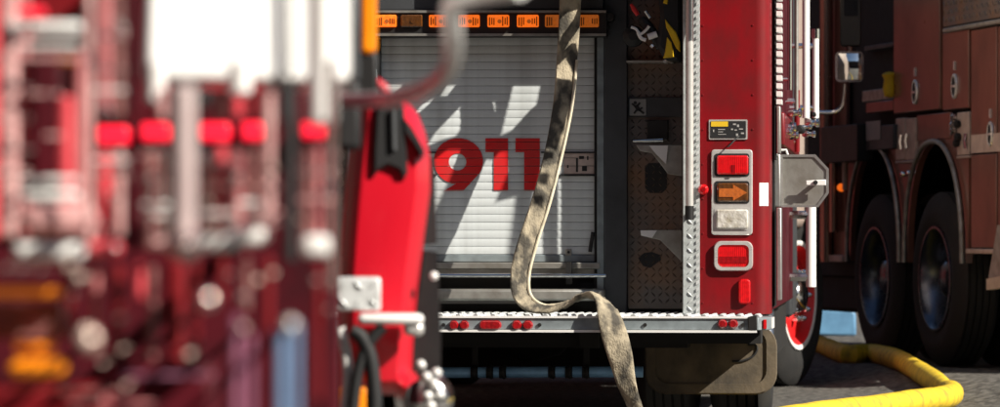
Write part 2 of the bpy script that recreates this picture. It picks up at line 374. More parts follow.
fold_step([(636,145),(682,145),(682,176),(668,174),(652,153),(640,151)], [(649,145.5),(668,145.5),(666,164),(656,154)],
          [(645,166),(649,163),(663,163),(667,168),(667,188),(662,193),(650,193),(645,188)], PL-.16, 'folding_step')
fold_step([(640,230),(682,230),(682,262),(672,252),(660,240),(641,236)], [(640.5,230.5),(657,230.5),(652,238),(641,235.5)],
          [(638,258),(644,253),(652,252),(660,255),(661,260),(650,268),(643,266)], PL-.16, 'folding_step')
# header above the door and the amber traffic bar
b = MB(); b.box((mir(u604), .19, E.w(9, .19)), (u604, .40, TOP)); b.build('header_panel', 'frame_grey', eng, bevel=.004)
yb = .17
b = MB(); b.prism(epoly([(374,9.5),(607,9.5),(607,36.5),(374,36.5)], yb), yb, .28); bar = b.build('traffic_light_bar', 'black_metal', eng, bevel=.004)
for py0, py1 in ((10.2, 12.6), (33.4, 35.8)):
    b = MB(); b.prism(epoly([(375,py0),(606,py0),(606,py1),(375,py1)], yb-.012), yb-.012, yb+.004); b.build('bar_trim', 'dull_aluminium', bar)
b = MB(); b.prism(circ(*EP(610,17,.20), .020, 14), .18, .27); b.prism(circ(*EP(606,27,.20), .014, 12), .18, .27); b.build('bar_end_cap', 'black_metal', bar, bevel=.003)
for k, (px, st) in enumerate(((386,1),(412,0),(440,1),(469,2),(498.5,2),(528,2),(556,3),(588,3))):
    c = EP(px, 21, yb); b = MB(); b.prism(rrect(c[0]-.046, c[0]+.046, c[1]-.026, c[1]+.026, .006), yb-.018, yb+.002, inset=.004, depth=.004)
    am = b.build('amber_lamp', ('lens_brown', 'lens_amber_lit', 'lens_amber_lit', 'lens_amber')[st], bar)
    b = MB(); b.prism(circ(c[0]+.006, c[1]-.002, .009, 12), yb-.021, yb-.018); b.build('lamp_core', 'lens_amber' if st else 'lens_brown', am)
    if st:
        b = MB()
        for q in (-.036, -.026, -.017, .020, .030, .039): h_ = random.uniform(.012, .024); b.box((c[0]+q-.0022, yb-.0205, c[1]-h_), (c[0]+q+.0022, yb-.0175, c[1]+h_*random.uniform(.6, 1)))
        b.build('lens_ribs', 'lens_brown', am, smooth=0, kind='stuff')
# roller door, slat by slat
zt, zb = E.w(37, VD), E.w(254.5, VD); NS = 27; pit = (zt-zb)/NS
prof = [(0.004, .0004), (.0006, .0013), (-.0004, pit*.25), (-.0007, pit*.5), (-.0004, pit*.75), (.0006, pit-.0013), (.004, pit-.0004), (.02, pit-.001), (.02, .001)]
b = MB(); b.prism([(p[0], p[1]) for p in prof], uD0, uD1, axis='x'); slat_me = b.mesh('slat', 'slat_white', 30)
rd = MB(); rd.box((uD0-.02, VD+.006, zb-.01), (uD1+.02, VD+.03, zt+.02)); door = rd.build('roller_door', 'edge_grey', eng)
for k in range(NS):
    o = bpy.data.objects.new('slat', slat_me); C.objects.link(o); o.parent = door; o.location = (0, VD + random.uniform(-.0005, .0005), zb + k*pit); o.rotation_euler = (random.uniform(-.012, .012), 0, random.uniform(-.0006, .0006))
b = MB(); b.prism([(VD-.006, E.w(262, VD)), (VD-.006, zb-.002), (VD+.02, zb-.002), (VD+.02, E.w(262, VD))], uD0, uD1, axis='x'); b.build('bottom_rail', 'edge_grey', door, bevel=.003)
# the number, laid on the slats and cut at every groove
def on_door(name, polys, m, proud=.0028, thick=.0012):
    bm = bmesh.new()
    for P in polys:
        tess = geometry.tessellate_polygon([[Vector((a, c, 0)) for a, c in ring] for ring in P]); flat = [q for ring in P for q in ring]
        vs = [bm.verts.new((a, VD-proud, c)) for a, c in flat]
        for t in tess:
            try: bm.faces.new([vs[i] for i in t])
            except ValueError: pass
    for k in range(NS+1):
        for d in (-.0012, .0012):
            bmesh.ops.bisect_plane(bm, geom=bm.verts[:]+bm.edges[:]+bm.faces[:], plane_co=(0, 0, zb+k*pit+d), plane_no=(0, 0, 1))
    dead = [f for f in bm.faces if min(abs(f.calc_center_median().z - zb - k*pit) for k in range(NS+1)) < .0011]
    bmesh.ops.delete(bm, geom=dead, context='FACES')
    bmesh.ops.recalc_face_normals(bm, faces=bm.faces)
    for f in bm.faces:
        if f.normal.y > 0: f.normal_flip()
    me = bpy.data.meshes.new(name); bm.to_mesh(me); bm.free(); me.materials.append(MATS[m])
    o = bpy.data.objects.new(name, me); C.objects.link(o); o.parent = door
    s = o.modifiers.new('thick', 'SOLIDIFY'); s.thickness = thick; s.offset = 1
    return o
c9 = [(458.4 + 24.6*math.cos(R(a)), 161.2 - 23.0*math.sin(R(a))) for a in range(-32, 258, 7)]
nine_out = c9 + [(456.6, 183.2), (444.2, 190.8), (463.2, 190.8)]
nine_in = [(457.6 + 8.8*math.cos(R(a)), 162.0 - 8.6*math.sin(R(a))) for a in range(0, 360, 15)]
yd = VD-.0028
on_door('digit_nine', [[epoly(nine_out, yd), epoly(nine_in, yd)]], 'digit_red')
on_door('digit_one', [[epoly([(485.5,138.3),(508,138.3),(508,190.6),(493.8,190.6),(493.8,152),(485.5,152)], yd)]], 'digit_red')
on_door('digit_one', [[epoly([(515.5,138.3),(539.8,138.3),(539.8,190.6),(524.2,190.6),(524.2,152),(515.5,152)], yd)]], 'digit_red')
for py in (152.3, 175.3):
    for a, c in ((424, 436), (541, 596)):
        b = MB(); b.prism(epoly([(a,py-.7),(c,py-.7),(c,py+.7),(a,py+.7)], VD-.009), VD-.009, VD+.001); b.build('seam_strip', 'black_seal', door)
on_door('paper_label', [[epoly([(564,153.5),(594,153.5),(594,174),(564,174)], yd)]], 'sticker_pink')
b = MB()
for p, q in (((576,158),(578,172)), ((579,156),(584,159)), ((582,166),(587,171)), ((567,165),(568.5,168)), ((587,156),(588.5,160))):
    b.prism(epoly([p, (q[0], p[1]), q, (p[0], q[1])], VD-.0050), VD-.0050, VD-.0042)
b.build('label_marks', 'black_seal', door)
b = MB(); b.prism(epoly([(565.5,249),(571.5,249),(571.5,255.5),(565.5,255.5)], VD-.012), VD-.012, VD+.01); lk = b.build('door_lock', 'dull_aluminium', door, bevel=.002)
b = MB(); b.prism(circ(*EP(568.6,252.2,VD-.014), .006, 12), VD-.015, VD-.011); b.build('keyhole', 'black_seal', lk)
b = MB(); p, q = E.at(593,232,y=VD-.02), E.at(590,252,y=VD-.02); b.tube([p, q], .008, 8); b.build('pull_strap', 'black_seal', door)
# ledge, rods and kick area under the door
b = MB(); b.prism(epoly([(378,262.5),(600,262.5),(600,269),(378,269)], VD-.05), VD-.05, VD+.08); b.build('door_sill', 'dull_aluminium', eng, bevel=.004)
b = MB(); b.prism(epoly([(378,269.3),(600,269.3),(600,273.5),(378,273.5)], VD-.02), VD-.02, VD+.06); b.build('sill_channel', 'dull_aluminium', eng)
yr = VC-.07
b = MB(); p, q = E.at(380,275.5,y=yr), E.at(606,275.5,y=yr); b.tube([p, q], .0085, 12); b.build('hand_rod', 'chrome', eng)
b = MB(); b.prism(epoly([(566,262),(571,262),(571,284),(566,284)], VC-.05), VC-.05, VC+.02); b.build('rod_bracket', 'black_metal', eng)
b = MB(); b.prism(epoly([(378,289),(605,289),(605,301),(378,301)], .20), .20, .30); b.build('stowed_bar', 'dull_aluminium', eng, bevel=.012)
b = MB(); b.box((mir(u604), .34, .50), (u604, .39, E.w(273.6, .34))); b.build('kick_plate', 'chassis_black', eng)
# tailboard
yt0, yt1 = -.34, .335
utL, utR = -HW, HW+.012
zT, zB_ = E.w(317.5, yt0), E.w(331.5, yt0)
b = MB(); b.prism([(utL, yt0), (utR-.05, yt0), (utR, yt0+.06), (utR, .0), (utR-.02, yt1), (utL, yt1)], zB_+.006, zT, axis='z'); tb = b.build('tailboard', 'edge_grey', eng, bevel=.003)
b = MB(); b.bumps((utL+.02, yt0+.012, zT), (1, 0, 0), (0, 1, 0), (0, 0, 1), utR-utL-.06, yt1-yt0-.03, pitch=.036, size=.50, hgt=.012); b.build('tread_pattern', 'tread_plate', tb, smooth=0, kind='stuff')
b = MB(); b.box((utL, yt0-.012, zB_-.004), (utR-.055, yt0-.002, zB_+.006)); b.build('lower_lip', 'white_paint', tb)
b = MB(); b.box((utL, yt0-.008, zT-.003), (utR-.055, yt0-.001, zT+.006)); b.build('upper_lip', 'white_paint', tb)
def red_oval(px0, px1, py0, py1, two=False):
    y = yt0-.006; a, c = EP(px0, py1, y), EP(px1, py0, y)
    if two:
        m_ = (a[0]+c[0])/2
        for s0, s1 in ((a[0], m_-.002), (m_+.002, c[0])):
            b = MB(); b.prism(rrect(s0, s1, a[1], c[1], .018, 5), y-.014, y+.006, inset=.006, depth=.008); b.build('marker_lamp', 'lens_red_dark', tb)
    else:
        b = MB(); b.prism(rrect(a[0], c[0], a[1], c[1], .018, 5), y-.014, y+.006, inset=.006, depth=.008); b.build('marker_lamp', 'lens_red_dark', tb)
red_oval(449,469,320.5,330,True); red_oval(479,501.5,320.5,330); red_oval(511.5,533,320.5,330,True)
red_oval(717.5,738,319.5,328.5,True)
for px in (443.5, 539.5, 645, 743):
    b = MB(); b.prism(circ(*EP(px, 325, yt0-.004), .008, 10), yt0-.007, yt0+.002); b.build('bolt', 'black_metal', tb)
b = MB(); b.prism(epoly([(748,317),(757,315),(757,331.5),(748,331.5)], yt0-.01), yt0-.012, yt0+.02); b.build('corner_bracket', 'black_metal', tb, bevel=.003)
b = MB(); b.box((utR+.001, yt0+.075, zB_+.012), (utR+.008, -.05, zT-.002)); b.build('end_cap', 'white_paint', tb)
b = MB(); b.box((utR-.028, yt0+.012, zB_+.012), (utR-.016, yt0+.05, zT-.008)); b.build('marker_lamp', 'lens_red', tb)
# ---- lamps on the red corner panel
y0 = -.002
def frame_lamp(px0, px1, py0, py1, m, parent, rr=.014, name='lamp_lens', dep=.016):
    a, c = EP(px0, py1, y0), EP(px1, py0, y0)
    b = MB(); b.prism(rrect(a[0], c[0], a[1], c[1], rr, 4), y0-dep, y0+.002, inset=.006, depth=.006)
    return b.build(name, m, parent)
a, c = EP(711.5,235,y0), EP(752.5,149.5,y0)
lampbox = None
outer = rrect(a[0], c[0], a[1], c[1], .014, 4)
b = MB(); b.prism(outer, y0-.010, y0+.003, inset=.003, depth=.003); lampbox = b.build('tail_lamp_cluster', 'bezel', eng)
for py0, py1 in ((153.5,176.5), (181,203.5), (207.5,230.5)):
    a, c = EP(714.5,py1,y0), EP(749.5,py0,y0); o_ = rrect(a[0], c[0], a[1], c[1], .012, 4)
    b = MB(); b.prism(o_, y0-.0125, y0-.009); b.build('lamp_gasket', 'black_seal' if py0 < 205 else 'bezel', lampbox)
frame_lamp(717,748.5,155.5,174.5,'lens_red',lampbox,.010,dep=.024)
frame_lamp(717,748.5,183,202,'lens_brown',lampbox,.010,dep=.019)
frame_lamp(716.5,748.5,209.5,228.8,'lens_clear',lampbox,.010,dep=.022)
b = MB(); ya = y0-.0215; b.prism(epoly([(719,188.5),(733,188.5),(733,184.5),(747,192.7),(733,200.8),(733,197),(719,197)], ya), ya, ya+.003); b.build('arrow', 'lens_amber', lampbox)
b = MB(); ya = y0-.026; b.prism(epoly([(731,165),(735,165),(735,174),(731,174)], ya), ya, ya+.003); b.build('lens_boss', 'lens_red_dark', lampbox)
a, c = EP(714,271,y0), EP(753,241,y0); o_ = rrect(a[0], c[0], a[1], c[1], .03, 5); i_ = rrect(a[0]+.016, c[0]-.016, a[1]+.016, c[1]-.016, .022, 5)
b = MB(); b.ring(o_, i_, y0-.020, y0+.002, lip=.008); lb = b.build('brake_lamp', 'bezel', eng)
frame_lamp(717.5,749.5,244.5,267.5,'lens_red',lb,.022,dep=.014)
b = MB(); ya = y0-.017; b.prism(epoly([(719,256.5),(748,256.5),(748,263),(719,263)], ya), ya, ya+.004); b.build('lens_band', 'lens_red_dark', lb)
a, c = EP(738.5,304,y0), EP(750.5,279,y0); b = MB(); b.prism(rrect(a[0], c[0], a[1], c[1], .016, 5), y0-.020, y0+.002, inset=.006, depth=.008); b.build('side_reflector', 'lens_red', eng)
b = MB(); cc = EP(703.5,189.5,y0); b.prism(circ(cc[0], cc[1], .022, 18), y0-.03, y0+.002, inset=.008, depth=.012); b.build('round_marker', 'lens_red', eng)
b = MB(); cc = EP(703.5,189.5,y0-.03); b.prism(circ(cc[0], cc[1], .009, 12), y0-.034, y0-.03); b.build('round_marker_core', 'lens_red_dark', eng)
tz0, tz1 = E.w(206, 0), E.w(183, 0); tp_ = []
for k in range(1, 5):
    t_ = R(90*k/6); tp_.append((HW - .06 + .061*math.sin(t_), .06 - .061*math.cos(t_)))
tp_ = tp_ + [(HW - .06 + .0595*math.sin(R(90*k/6)), .06 - .0595*math.cos(R(90*k/6))) for k in range(4, 0, -1)]
b = MB(); b.prism(tp_, tz0, tz1, axis='z'); b.build('reflective_tape', 'white_paint', eng)
# data plate
a, c = EP(709,139.5,y0), EP(747.5,119.5,y0); b = MB(); b.prism(rrect(a[0], c[0], a[1], c[1], .004, 3), y0-.004, y0+.002); dp = b.build('data_plate', 'bezel', eng)
a, c = EP(710.5,138,y0), EP(746,121,y0); b = MB(); b.prism(rrect(a[0], c[0], a[1], c[1], .003, 3), y0-.006, y0-.003); b.build('plate_face', 'black_seal', dp)
b = MB(); b.prism(epoly([(711,121.4),(728,121.4),(728,126.5),(711,126.5)], y0-.0075), y0-.0075, y0-.006); b.build('caution_strip', 'yellow_strap', dp)
b = MB()
for p, q in (((733,123.5),(736,125)),((737,124.5),(739,127)),((731,128.5),(733,130)),((734.5,129.5),(737,130.5)),((739,128.5),(743,129.5)),((713,129.5),(714.2,132)),((718,129),(725,129.8)),((718,131.5),(723,132.2)),((718,134),(726,134.6)),((736,133.5),(738,136)),((741,132.5),(744,134))):
    b.prism(epoly([p, (q[0], p[1]), q, (p[0], q[1])], y0-.0075), y0-.0075, y0-.006)
b.build('plate_marks', 'bezel', dp)
b = MB(); pth = [E.at(*p, y=y_) for p, y_ in (((739,136),-.01),((734,141),-.03),((728,147),-.035))]; b.tube(pth, .003, 6); b.build('loose_wire', 'black_seal', eng)
# ---- right side fittings
b = MB(); ysd = .30
zz = E.w(4, ysd); k = 0
b.prism([(HW+.012, .26), (HW+.018, .26), (HW+.018, .40), (HW+.012, .40)], E.w(160, ysd), 2.3, axis='z'); b.prism([(HW+.0, .28), (HW+.012, .28), (HW+.012, .30), (HW, .30)], E.w(160, ysd), 2.3, axis='z')
gs = b.build('grip_rail', 'black_seal', eng)
b = MB(); pz = E.w(105, ysd)
while pz < 2.2:
    b.box((HW+.019, .255, pz), (HW+.042, .39, pz+.021)); pz += .034
b.build('grip_treads', 'white_paint', gs, kind='stuff', bevel=0, smooth=0)
b = MB(); b.box((HW+.02, .255, E.w(300, ysd)), (HW+.040, .40, E.w(208, ysd))); b.build('lower_trim', 'aluminium', eng, bevel=.004)
b = MB(); b.box((HW+.02, .255, E.w(154, ysd)), (HW+.036, .40, E.w(107, ysd))); b.build('lower_trim', 'dull_aluminium', eng, bevel=.004)
def vpole(px, py0, py1, v, r, m, name):
    b = MB(); u = E.u(px, v); z1, z0 = E.at(px, py0, y=v).z, E.at(px, py1, y=v).z
    b.tube([(u, v, z0), (u, v, z1)], r, 14); o = b.build(name, m, eng)
    for z in (z0+.05, min(z1, 2.2)-.05): b = MB(); b.tube([(HW-.03, v, z), (u, v, z)], r*.8, 8); b.build('pole_bracket', 'chrome', o)
    return o
vpole(789.5, -30, 90, 1.9, .011, 'chrome', 'handrail'); vpole(796.5, -30, 112, 2.6, .010, 'dull_aluminium', 'handrail')
p1 = vpole(806, -30, 118, 3.4, .019, 'white_gloss', 'handrail'); p2 = vpole(815.5, 36, 118, 3.8, .018, 'white_gloss', 'handrail')
b = MB(); u = E.u(815.5, 3.8); b.tube([(u, 3.8, E.at(815, 38, y=3.8).z), (u, 3.8, E.at(815, 29, y=3.8).z)], .022, 12); b.build('pole_cap', 'chrome', p2)
vpole(811, 205, 287, 3.4, .026, 'white_gloss', 'suction_pipe'); vpole(797, 90, 152, 3.0, .014, 'red_paint', 'handrail')
random.seed(3)
for k in range(14):                                  # couplings and valves at the pump panel
    px, py = random.uniform(783, 818), random.uniform(112, 136); v = 1.5 + (px-783)/35*2.3; p = E.at(px, py, y=v); r = random.uniform(.010, .022)
    b = MB(); b.lathe([(-.03, r*.6), (-.02, r), (.0, r), (.004, r*.7), (.02, r*.7), (.024, r*1.1), (.036, r*1.1), (.04, r*.4)], p, 'x' if k % 3 else 'y', 12); b.build('valve_coupling', 'chrome' if k % 3 else 'black_metal', eng)
b = MB(); b.box((HW-.02, 1.2, E.w(150, 2.0)), (HW+.03, 4.0, E.w(118, 2.0))); b.build('pump_manifold', 'dark_red', eng, bevel=.01)
# hinged side plate with latch
yp = .46
b = MB(); b.prism(epoly([(781,155),(815,155),(828,169),(828,193),(818,206.5),(781,206.5)], yp), yp, yp+.03); sp = b.build('side_plate', 'dull_aluminium', eng, bevel=.004)
b = MB(); o_ = epoly([(781,154.4),(815.4,154.4),(828.8,168.8),(828.8,193.2),(818.4,207.2),(781,207.2)], yp); i_ = epoly([(783,157),(814,157),(826.2,169.8),(826.2,192.4),(817,205),(783,205)], yp)
b.ring(o_, i_, yp-.006, yp+.001); b.build('plate_rim', 'aluminium', sp)
b = MB(); b.prism(epoly([(769.5,154),(780.6,154),(780.6,207),(769.5,207)], yp-.03), yp-.03, yp+.04); b.build('hinge_block', 'aluminium', sp, bevel=.006)
yl = yp-.055
b = MB(); b.prism(epoly([(806,180.5),(826,179.5),(826,185.5),(806,185.5)], yl), yl, yl+.012); lt = b.build('latch_handle', 'white_gloss', sp, bevel=.003)
b = MB(); b.prism(circ(*EP(815.5,182.6,yl), .010, 12), yl-.008, yp); b.build('latch_post', 'black_metal', lt)
b = MB(); b.tube([E.at(776,154,y=yp), E.at(778,150,y=yp), E.at(786,150,y=yp), E.at(788,156,y=yp)], .006, 8); b.build('hinge_wire', 'white_gloss', sp)
# mud flaps
def mudflap(pts, y, nm):
    b = MB(); b.prism(pts, y, y+.012); return b.build(nm, 'mudflap', eng, bevel=.003)
ym = .62
def flap_outline(u0, u1, z0, z1, r): return rrect(u0, u1, z0, z1, r, 6)
uf0, uf1 = E.u(645, ym), E.u(777, ym); zf0, zf1 = E.w(394, ym), E.w(325, ym)
fl = mudflap([p for p in flap_outline(uf0, uf1, zf0, zf1, .09)], ym, 'mudflap')
b = MB(); b.ring(flap_outline(uf0+.006, uf1-.006, zf0+.006, zf1, .085), flap_outline(uf0+.045, uf1-.045, zf0+.045, zf1-.02, .06), ym-.010, ym+.002); b.build('raised_rim', 'mudflap', fl)
b = MB(); pth = spline([E.at(*p, y=ym-.004) for p in ((732,361.5),(742,361),(752,357),(757,350),(755,345),(748,345))], 4); b.tube(pth, .005, 8); b.build('molded_line', 'rubber', fl)
mudflap(flap_outline(mir(uf1), mir(uf0), zf0, zf1, .09), ym, 'mudflap')
# blue cross pipe with black clamps slung under the tail
yp_ = .42
pth = [E.at(a, c, y=yp_) for a, c in ((395,373),(470,372.5),(560,372),(643,372))]
b = MB(); b.tube(pth, .024, 14); pipe = b.build('cross_pipe', 'blue_pipe', eng)
for px in (474.5, 490, 503, 552, 569, 586):
    p, q = E.at(px-3.6, 372.3, y=yp_), E.at(px+3.6, 372.3, y=yp_); d_ = q-p
    b = MB(); b.tube([p, p+d_*.12, p+d_*.2, p+d_*.42, p+d_*.5, p+d_*.8, p+d_*.88, q], [.026, .030, .026, .026, .030, .030, .026, .029], 12); b.build('pipe_clamp', 'black_seal', pipe)
for px in (474.5, 586):
    p = E.at(px, 372.3, y=yp_); b = MB(); b.box((p.x-.012, yp_+.015, p.z), (p.x+.012, yp_+.03, .48)); b.build('pipe_hanger', 'chassis_black', pipe)
# wheels
def wheel(frame_parent, loc, rz, kind, rad=.54, wid=.29):
    """axis along local x, outer face at +x = 0"""
    root = MB()
    pf = [(-wid, .33), (-wid+.005, .42), (-wid+.02, rad-.05), (-wid+.05, rad-.008)]
    for k in range(4):
        x = -wid+.06 + k*(wid-.12)/4; s_ = (wid-.12)/4
        pf += [(x, rad), (x+s_*.72, rad), (x+s_*.76, rad-.014), (x+s_*.96, rad-.014)]
    pf += [(-.055, rad), (-.04, rad-.012), (-.018, rad-.06), (-.004, .44), (-.002, .40), (-.010, .37), (-.018, .33), (-.04, .30), (-wid+.03, .30)]
    root.lathe(pf + [pf[0]], n=56, cap=False); t = root.build('tyre', 'rubber', None, smooth=35)
    t.name = 'wheel'; t.parent = frame_parent; t.location = loc; t.rotation_euler = (0, 0, rz)
    if kind == 'front':
        b = MB(); b.lathe([(-.02, .332), (-.006, .33), (-.004, .315), (-.012, .302)], n=48, cap=False); b.build('rim_lip', 'white_gloss', t)
        b = MB(); b.lathe([(-.012, .303), (-.035, .285), (-.06, .265), (-.055, .22), (-.045, .19), (-.04, .17), (-.035, .12), (-.03, .115)], n=48, cap=False); b.build('rim', 'digit_red', t)
        b = MB(); b.lathe([(-.035, .115), (.0, .10), (.02, .085), (.03, .05), (.032, .0)], n=28); b.build('hub_cap', 'chrome', t)
        for k in range(10):
            a = 2*math.pi*k/10; c = (-.042, .147*math.cos(a), .147*math.sin(a))
            b = MB(); b.lathe([(0, .019), (.03, .019), (.05, .016), (.062, .008), (.064, 0)], c, n=8); b.build('lug_nut', 'chrome', t)
    elif kind == 'rear':
        b = MB(); b.lathe([(-.02, .332), (-.006, .33), (-.004, .315), (-.02, .30), (-.10, .275), (-.17, .26), (-.175, .12), (-.08, .11), (-.06, .08), (-.055, 0)], n=48, cap=False); b.build('rim', 'rim_steel', t)
        b = MB()
        for k in range(10):
            a = 2*math.pi*k/10; b.lathe([(0, .016), (.03, .016), (.035, 0)], (-.175, .155*math.cos(a), .155*math.sin(a)), n=8)
        b.build('lug_nuts', 'rim_steel', t)
    return t
for u in (HW-.05, HW-.39): wheel(eng, (u, 2.05, .54), 0, 'rear' if u > 1 else 'plain')
for u in (-HW+.05+.29, -HW+.39+.29): wheel(eng, (u, 2.05, .54), 0, 'plain')
wheel(eng, (E.u(801, 7.45), 7.45, .55), -R(17), 'front', rad=.545, wid=.33)
wheel(eng, (-HW+.40, 7.45, .55), -R(15), 'plain', rad=.545, wid=.33)
# chassis and running gear
b = MB(); b.box((-.46, .3, .42), (-.38, 8.6, .70)); b.box((.38, .3, .42), (.46, 8.6, .70)); b.build('chassis_rail', 'chassis_black', eng)
b = MB(); b.box((-1.15, .36, .44), (1.15, .60, .50)); b.build('rear_crossmember', 'chassis_black', eng)
b = MB(); b.tube([(-1.0, 2.05, .54), (-.25, 2.05, .54)], .09, 12); b.tube([(.25, 2.05, .54), (1.0, 2.05, .54)], .09, 12); b.lathe([(-.26, .09), (-.15, .2), (0, .24), (.15, .2), (.26, .09)], (0, 2.05, .54), n=20); b.build('rear_axle', 'chassis_black', eng)
b = MB(); b.box((-1.12, 3.2, .30), (1.12, 5.6, .60)); b.build('tank_underside', 'chassis_black', eng)
b = MB(); b.box((-.9, 5.0, .19), (.9, 5.4, .32)); b.build('belly_tank', 'chassis_black', eng)
b = MB(); b.tube([(-1.0, 7.45, .50), (-.5, 7.45, .38), (.5, 7.45, .38), (1.0, 7.45, .50)], .06, 10); b.build('front_axle', 'chassis_black', eng)
# cab at the far end
b = MB(); b.box((-HW+.02, 5.75, .95), (HW-.02, 8.6, 2.75)); b.build('cab', 'stripe_tan', eng, bevel=.05)
b = MB(); b.box((-HW+.03, 5.75, .45), (HW-.05, 6.75, .95)); b.build('cab_sill', 'frame_grey', eng, bevel=.02)
b = MB(); b.box((-HW+.03, 8.1, .42), (HW-.05, 8.7, .95)); b.build('front_bumper', 'dull_aluminium', eng, bevel=.02)
b = MB(); b.box((-.6, 6.9, .70), (.6, 8.0, .96)); b.build('engine_underside', 'chassis_black', eng)
# mirror on the cab: flat glass above, convex glass below, on a bent arm
vm = 8.25
b = MB(); pth = spline([E.at(*p, y=vm+.05) for p in ((815,112),(826,112.5),(836,111.5),(842,106),(844,96),(845,84))], 4); b.tube(pth, .013, 10); arm = b.build('mirror_arm', 'chrome', eng)
a, c = EP(836,83,vm), EP(863,52,vm); b = MB(); b.prism(rrect(a[0], c[0], a[1]+.01, c[1], .03, 5), vm-.02, vm+.09, inset=.008, depth=.012); mh = b.build('convex_mirror', 'black_metal', arm)
b = MB(); b.ring(rrect(a[0]-.004, c[0]+.004, a[1]+.006, c[1]+.004, .032, 5), rrect(a[0]+.010, c[0]-.010, a[1]+.020, c[1]-.010, .024, 5), vm-.026, vm-.012); b.build('mirror_rim', 'chrome', mh)
b = MB()                                              # bulging glass
x0, x1, z0, z1 = a[0]+.010, c[0]-.010, a[1]+.020, c[1]-.010; n_ = 8
for i in range(n_+1):
    for j in range(n_+1):
        s_, t_ = i/n_*2-1, j/n_*2-1; b.v.append((x0+(x1-x0)*i/n_, vm-.024-.030*(1-.5*s_*s_-.5*t_*t_), z0+(z1-z0)*j/n_))
b.f = [(i*(n_+1)+j, (i+1)*(n_+1)+j, (i+1)*(n_+1)+j+1, i*(n_+1)+j+1) for i in range(n_) for j in range(n_)]
b.build('mirror_glass', 'mirror_glass', mh, smooth=80)
a, c = EP(840,46,vm), EP(861,-40,vm); b = MB(); b.prism(rrect(a[0], c[0], a[1], c[1], .02, 4), vm-.01, vm+.10, inset=.006, depth=.01); fm = b.build('flat_mirror', 'black_metal', arm)
a, c = EP(844,16,vm), EP(858,-36,vm); b = MB(); b.prism(rrect(a[0], c[0], a[1], c[1], .012, 4), vm-.014, vm-.008); b.build('mirror_glass', 'mirror_glass', fm)
b = MB(); b.tube([E.at(850,53,y=vm+.05), E.at(850,45,y=vm+.05)], .012, 8); b.build('mirror_post', 'chrome', arm)

# added sheet out of view above the door, cut to cast its shade pattern
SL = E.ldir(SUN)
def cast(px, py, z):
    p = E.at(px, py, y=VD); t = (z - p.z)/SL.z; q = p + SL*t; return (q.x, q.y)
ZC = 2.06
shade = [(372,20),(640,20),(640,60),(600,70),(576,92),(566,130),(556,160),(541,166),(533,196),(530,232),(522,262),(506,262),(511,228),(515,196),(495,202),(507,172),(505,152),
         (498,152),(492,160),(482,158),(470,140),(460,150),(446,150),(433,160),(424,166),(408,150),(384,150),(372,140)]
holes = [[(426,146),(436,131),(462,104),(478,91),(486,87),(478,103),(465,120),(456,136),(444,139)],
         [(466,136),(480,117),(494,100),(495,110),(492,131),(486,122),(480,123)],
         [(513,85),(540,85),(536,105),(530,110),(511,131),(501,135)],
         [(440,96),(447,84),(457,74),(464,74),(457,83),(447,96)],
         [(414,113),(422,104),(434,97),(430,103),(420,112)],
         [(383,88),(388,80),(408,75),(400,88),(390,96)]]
def shade_sheet(z, name):
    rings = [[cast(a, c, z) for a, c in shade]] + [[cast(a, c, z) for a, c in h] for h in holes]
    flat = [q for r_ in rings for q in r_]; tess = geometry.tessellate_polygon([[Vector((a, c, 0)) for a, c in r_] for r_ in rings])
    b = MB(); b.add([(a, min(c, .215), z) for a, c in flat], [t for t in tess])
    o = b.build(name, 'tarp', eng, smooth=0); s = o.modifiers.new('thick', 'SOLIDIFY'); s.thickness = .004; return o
shade_sheet(ZC, 'door_shade_sheet')
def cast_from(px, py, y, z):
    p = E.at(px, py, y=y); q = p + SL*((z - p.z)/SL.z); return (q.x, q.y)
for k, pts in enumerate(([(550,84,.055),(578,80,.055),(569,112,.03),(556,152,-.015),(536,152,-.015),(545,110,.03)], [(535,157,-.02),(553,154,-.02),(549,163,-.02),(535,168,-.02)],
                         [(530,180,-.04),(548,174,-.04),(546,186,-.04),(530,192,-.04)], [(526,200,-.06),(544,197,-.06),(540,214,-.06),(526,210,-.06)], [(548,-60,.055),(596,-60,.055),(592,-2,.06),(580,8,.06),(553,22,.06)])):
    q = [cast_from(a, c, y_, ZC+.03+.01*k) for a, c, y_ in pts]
    b = MB(); b.prism(q, ZC+.03+.01*k, ZC+.034+.01*k, axis='z'); b.build('hose_shade_flap', 'tarp', eng)  # added flaps out of view, placed to shade the hose

# ================================================================== canvas hose over the tailboard
def flat_hose(path, name, m, n=14, seg=8, par=None):
    """path: (x, y, z, wx, wy, wz, halfwidth, halfthick) ; soft flattened tube"""
    pts = spline(path, seg); b = MB(); k = len(pts)
    for i, q in enumerate(pts):
        c = Vector(q[:3]); wd = Vector(q[3:6]).normalized(); a_, d_ = Vector(pts[max(i-1, 0)][:3]), Vector(pts[min(i+1, k-1)][:3]); t = (d_-a_).normalized()
        wd = (wd - t*wd.dot(t)).normalized(); nn = t.cross(wd).normalized()
        for j in range(n):
            a = 2*math.pi*j/n; cs, sn = math.cos(a), math.sin(a)
            e = abs(cs)**.7*(1 if cs > 0 else -1)
            puff = 1 + .9*max(0, abs(cs)-.8)/.2              # rolled edges thicker than the flat middle
            wob = 1 + .35*math.sin(i*.83+j*1.7) + .25*math.sin(i*2.1+j*.9)
            b.v.append(c + wd*e*q[6] + nn*sn*q[7]*wob*(puff if abs(cs) > .8 else 1))
    b.f = [(i*n+j, i*n+(j+1) % n, (i+1)*n+(j+1) % n, (i+1)*n+j) for i in range(k-1) for j in range(n)] + [tuple(range(n))[::-1], tuple(range((k-1)*n, k*n))]
    return b.build(name, m, par, smooth=70)
def hp(px, py, y, w, hw, ht): p = E.at(px, py, y=y); return (p.x, p.y, p.z, *w, hw, ht)
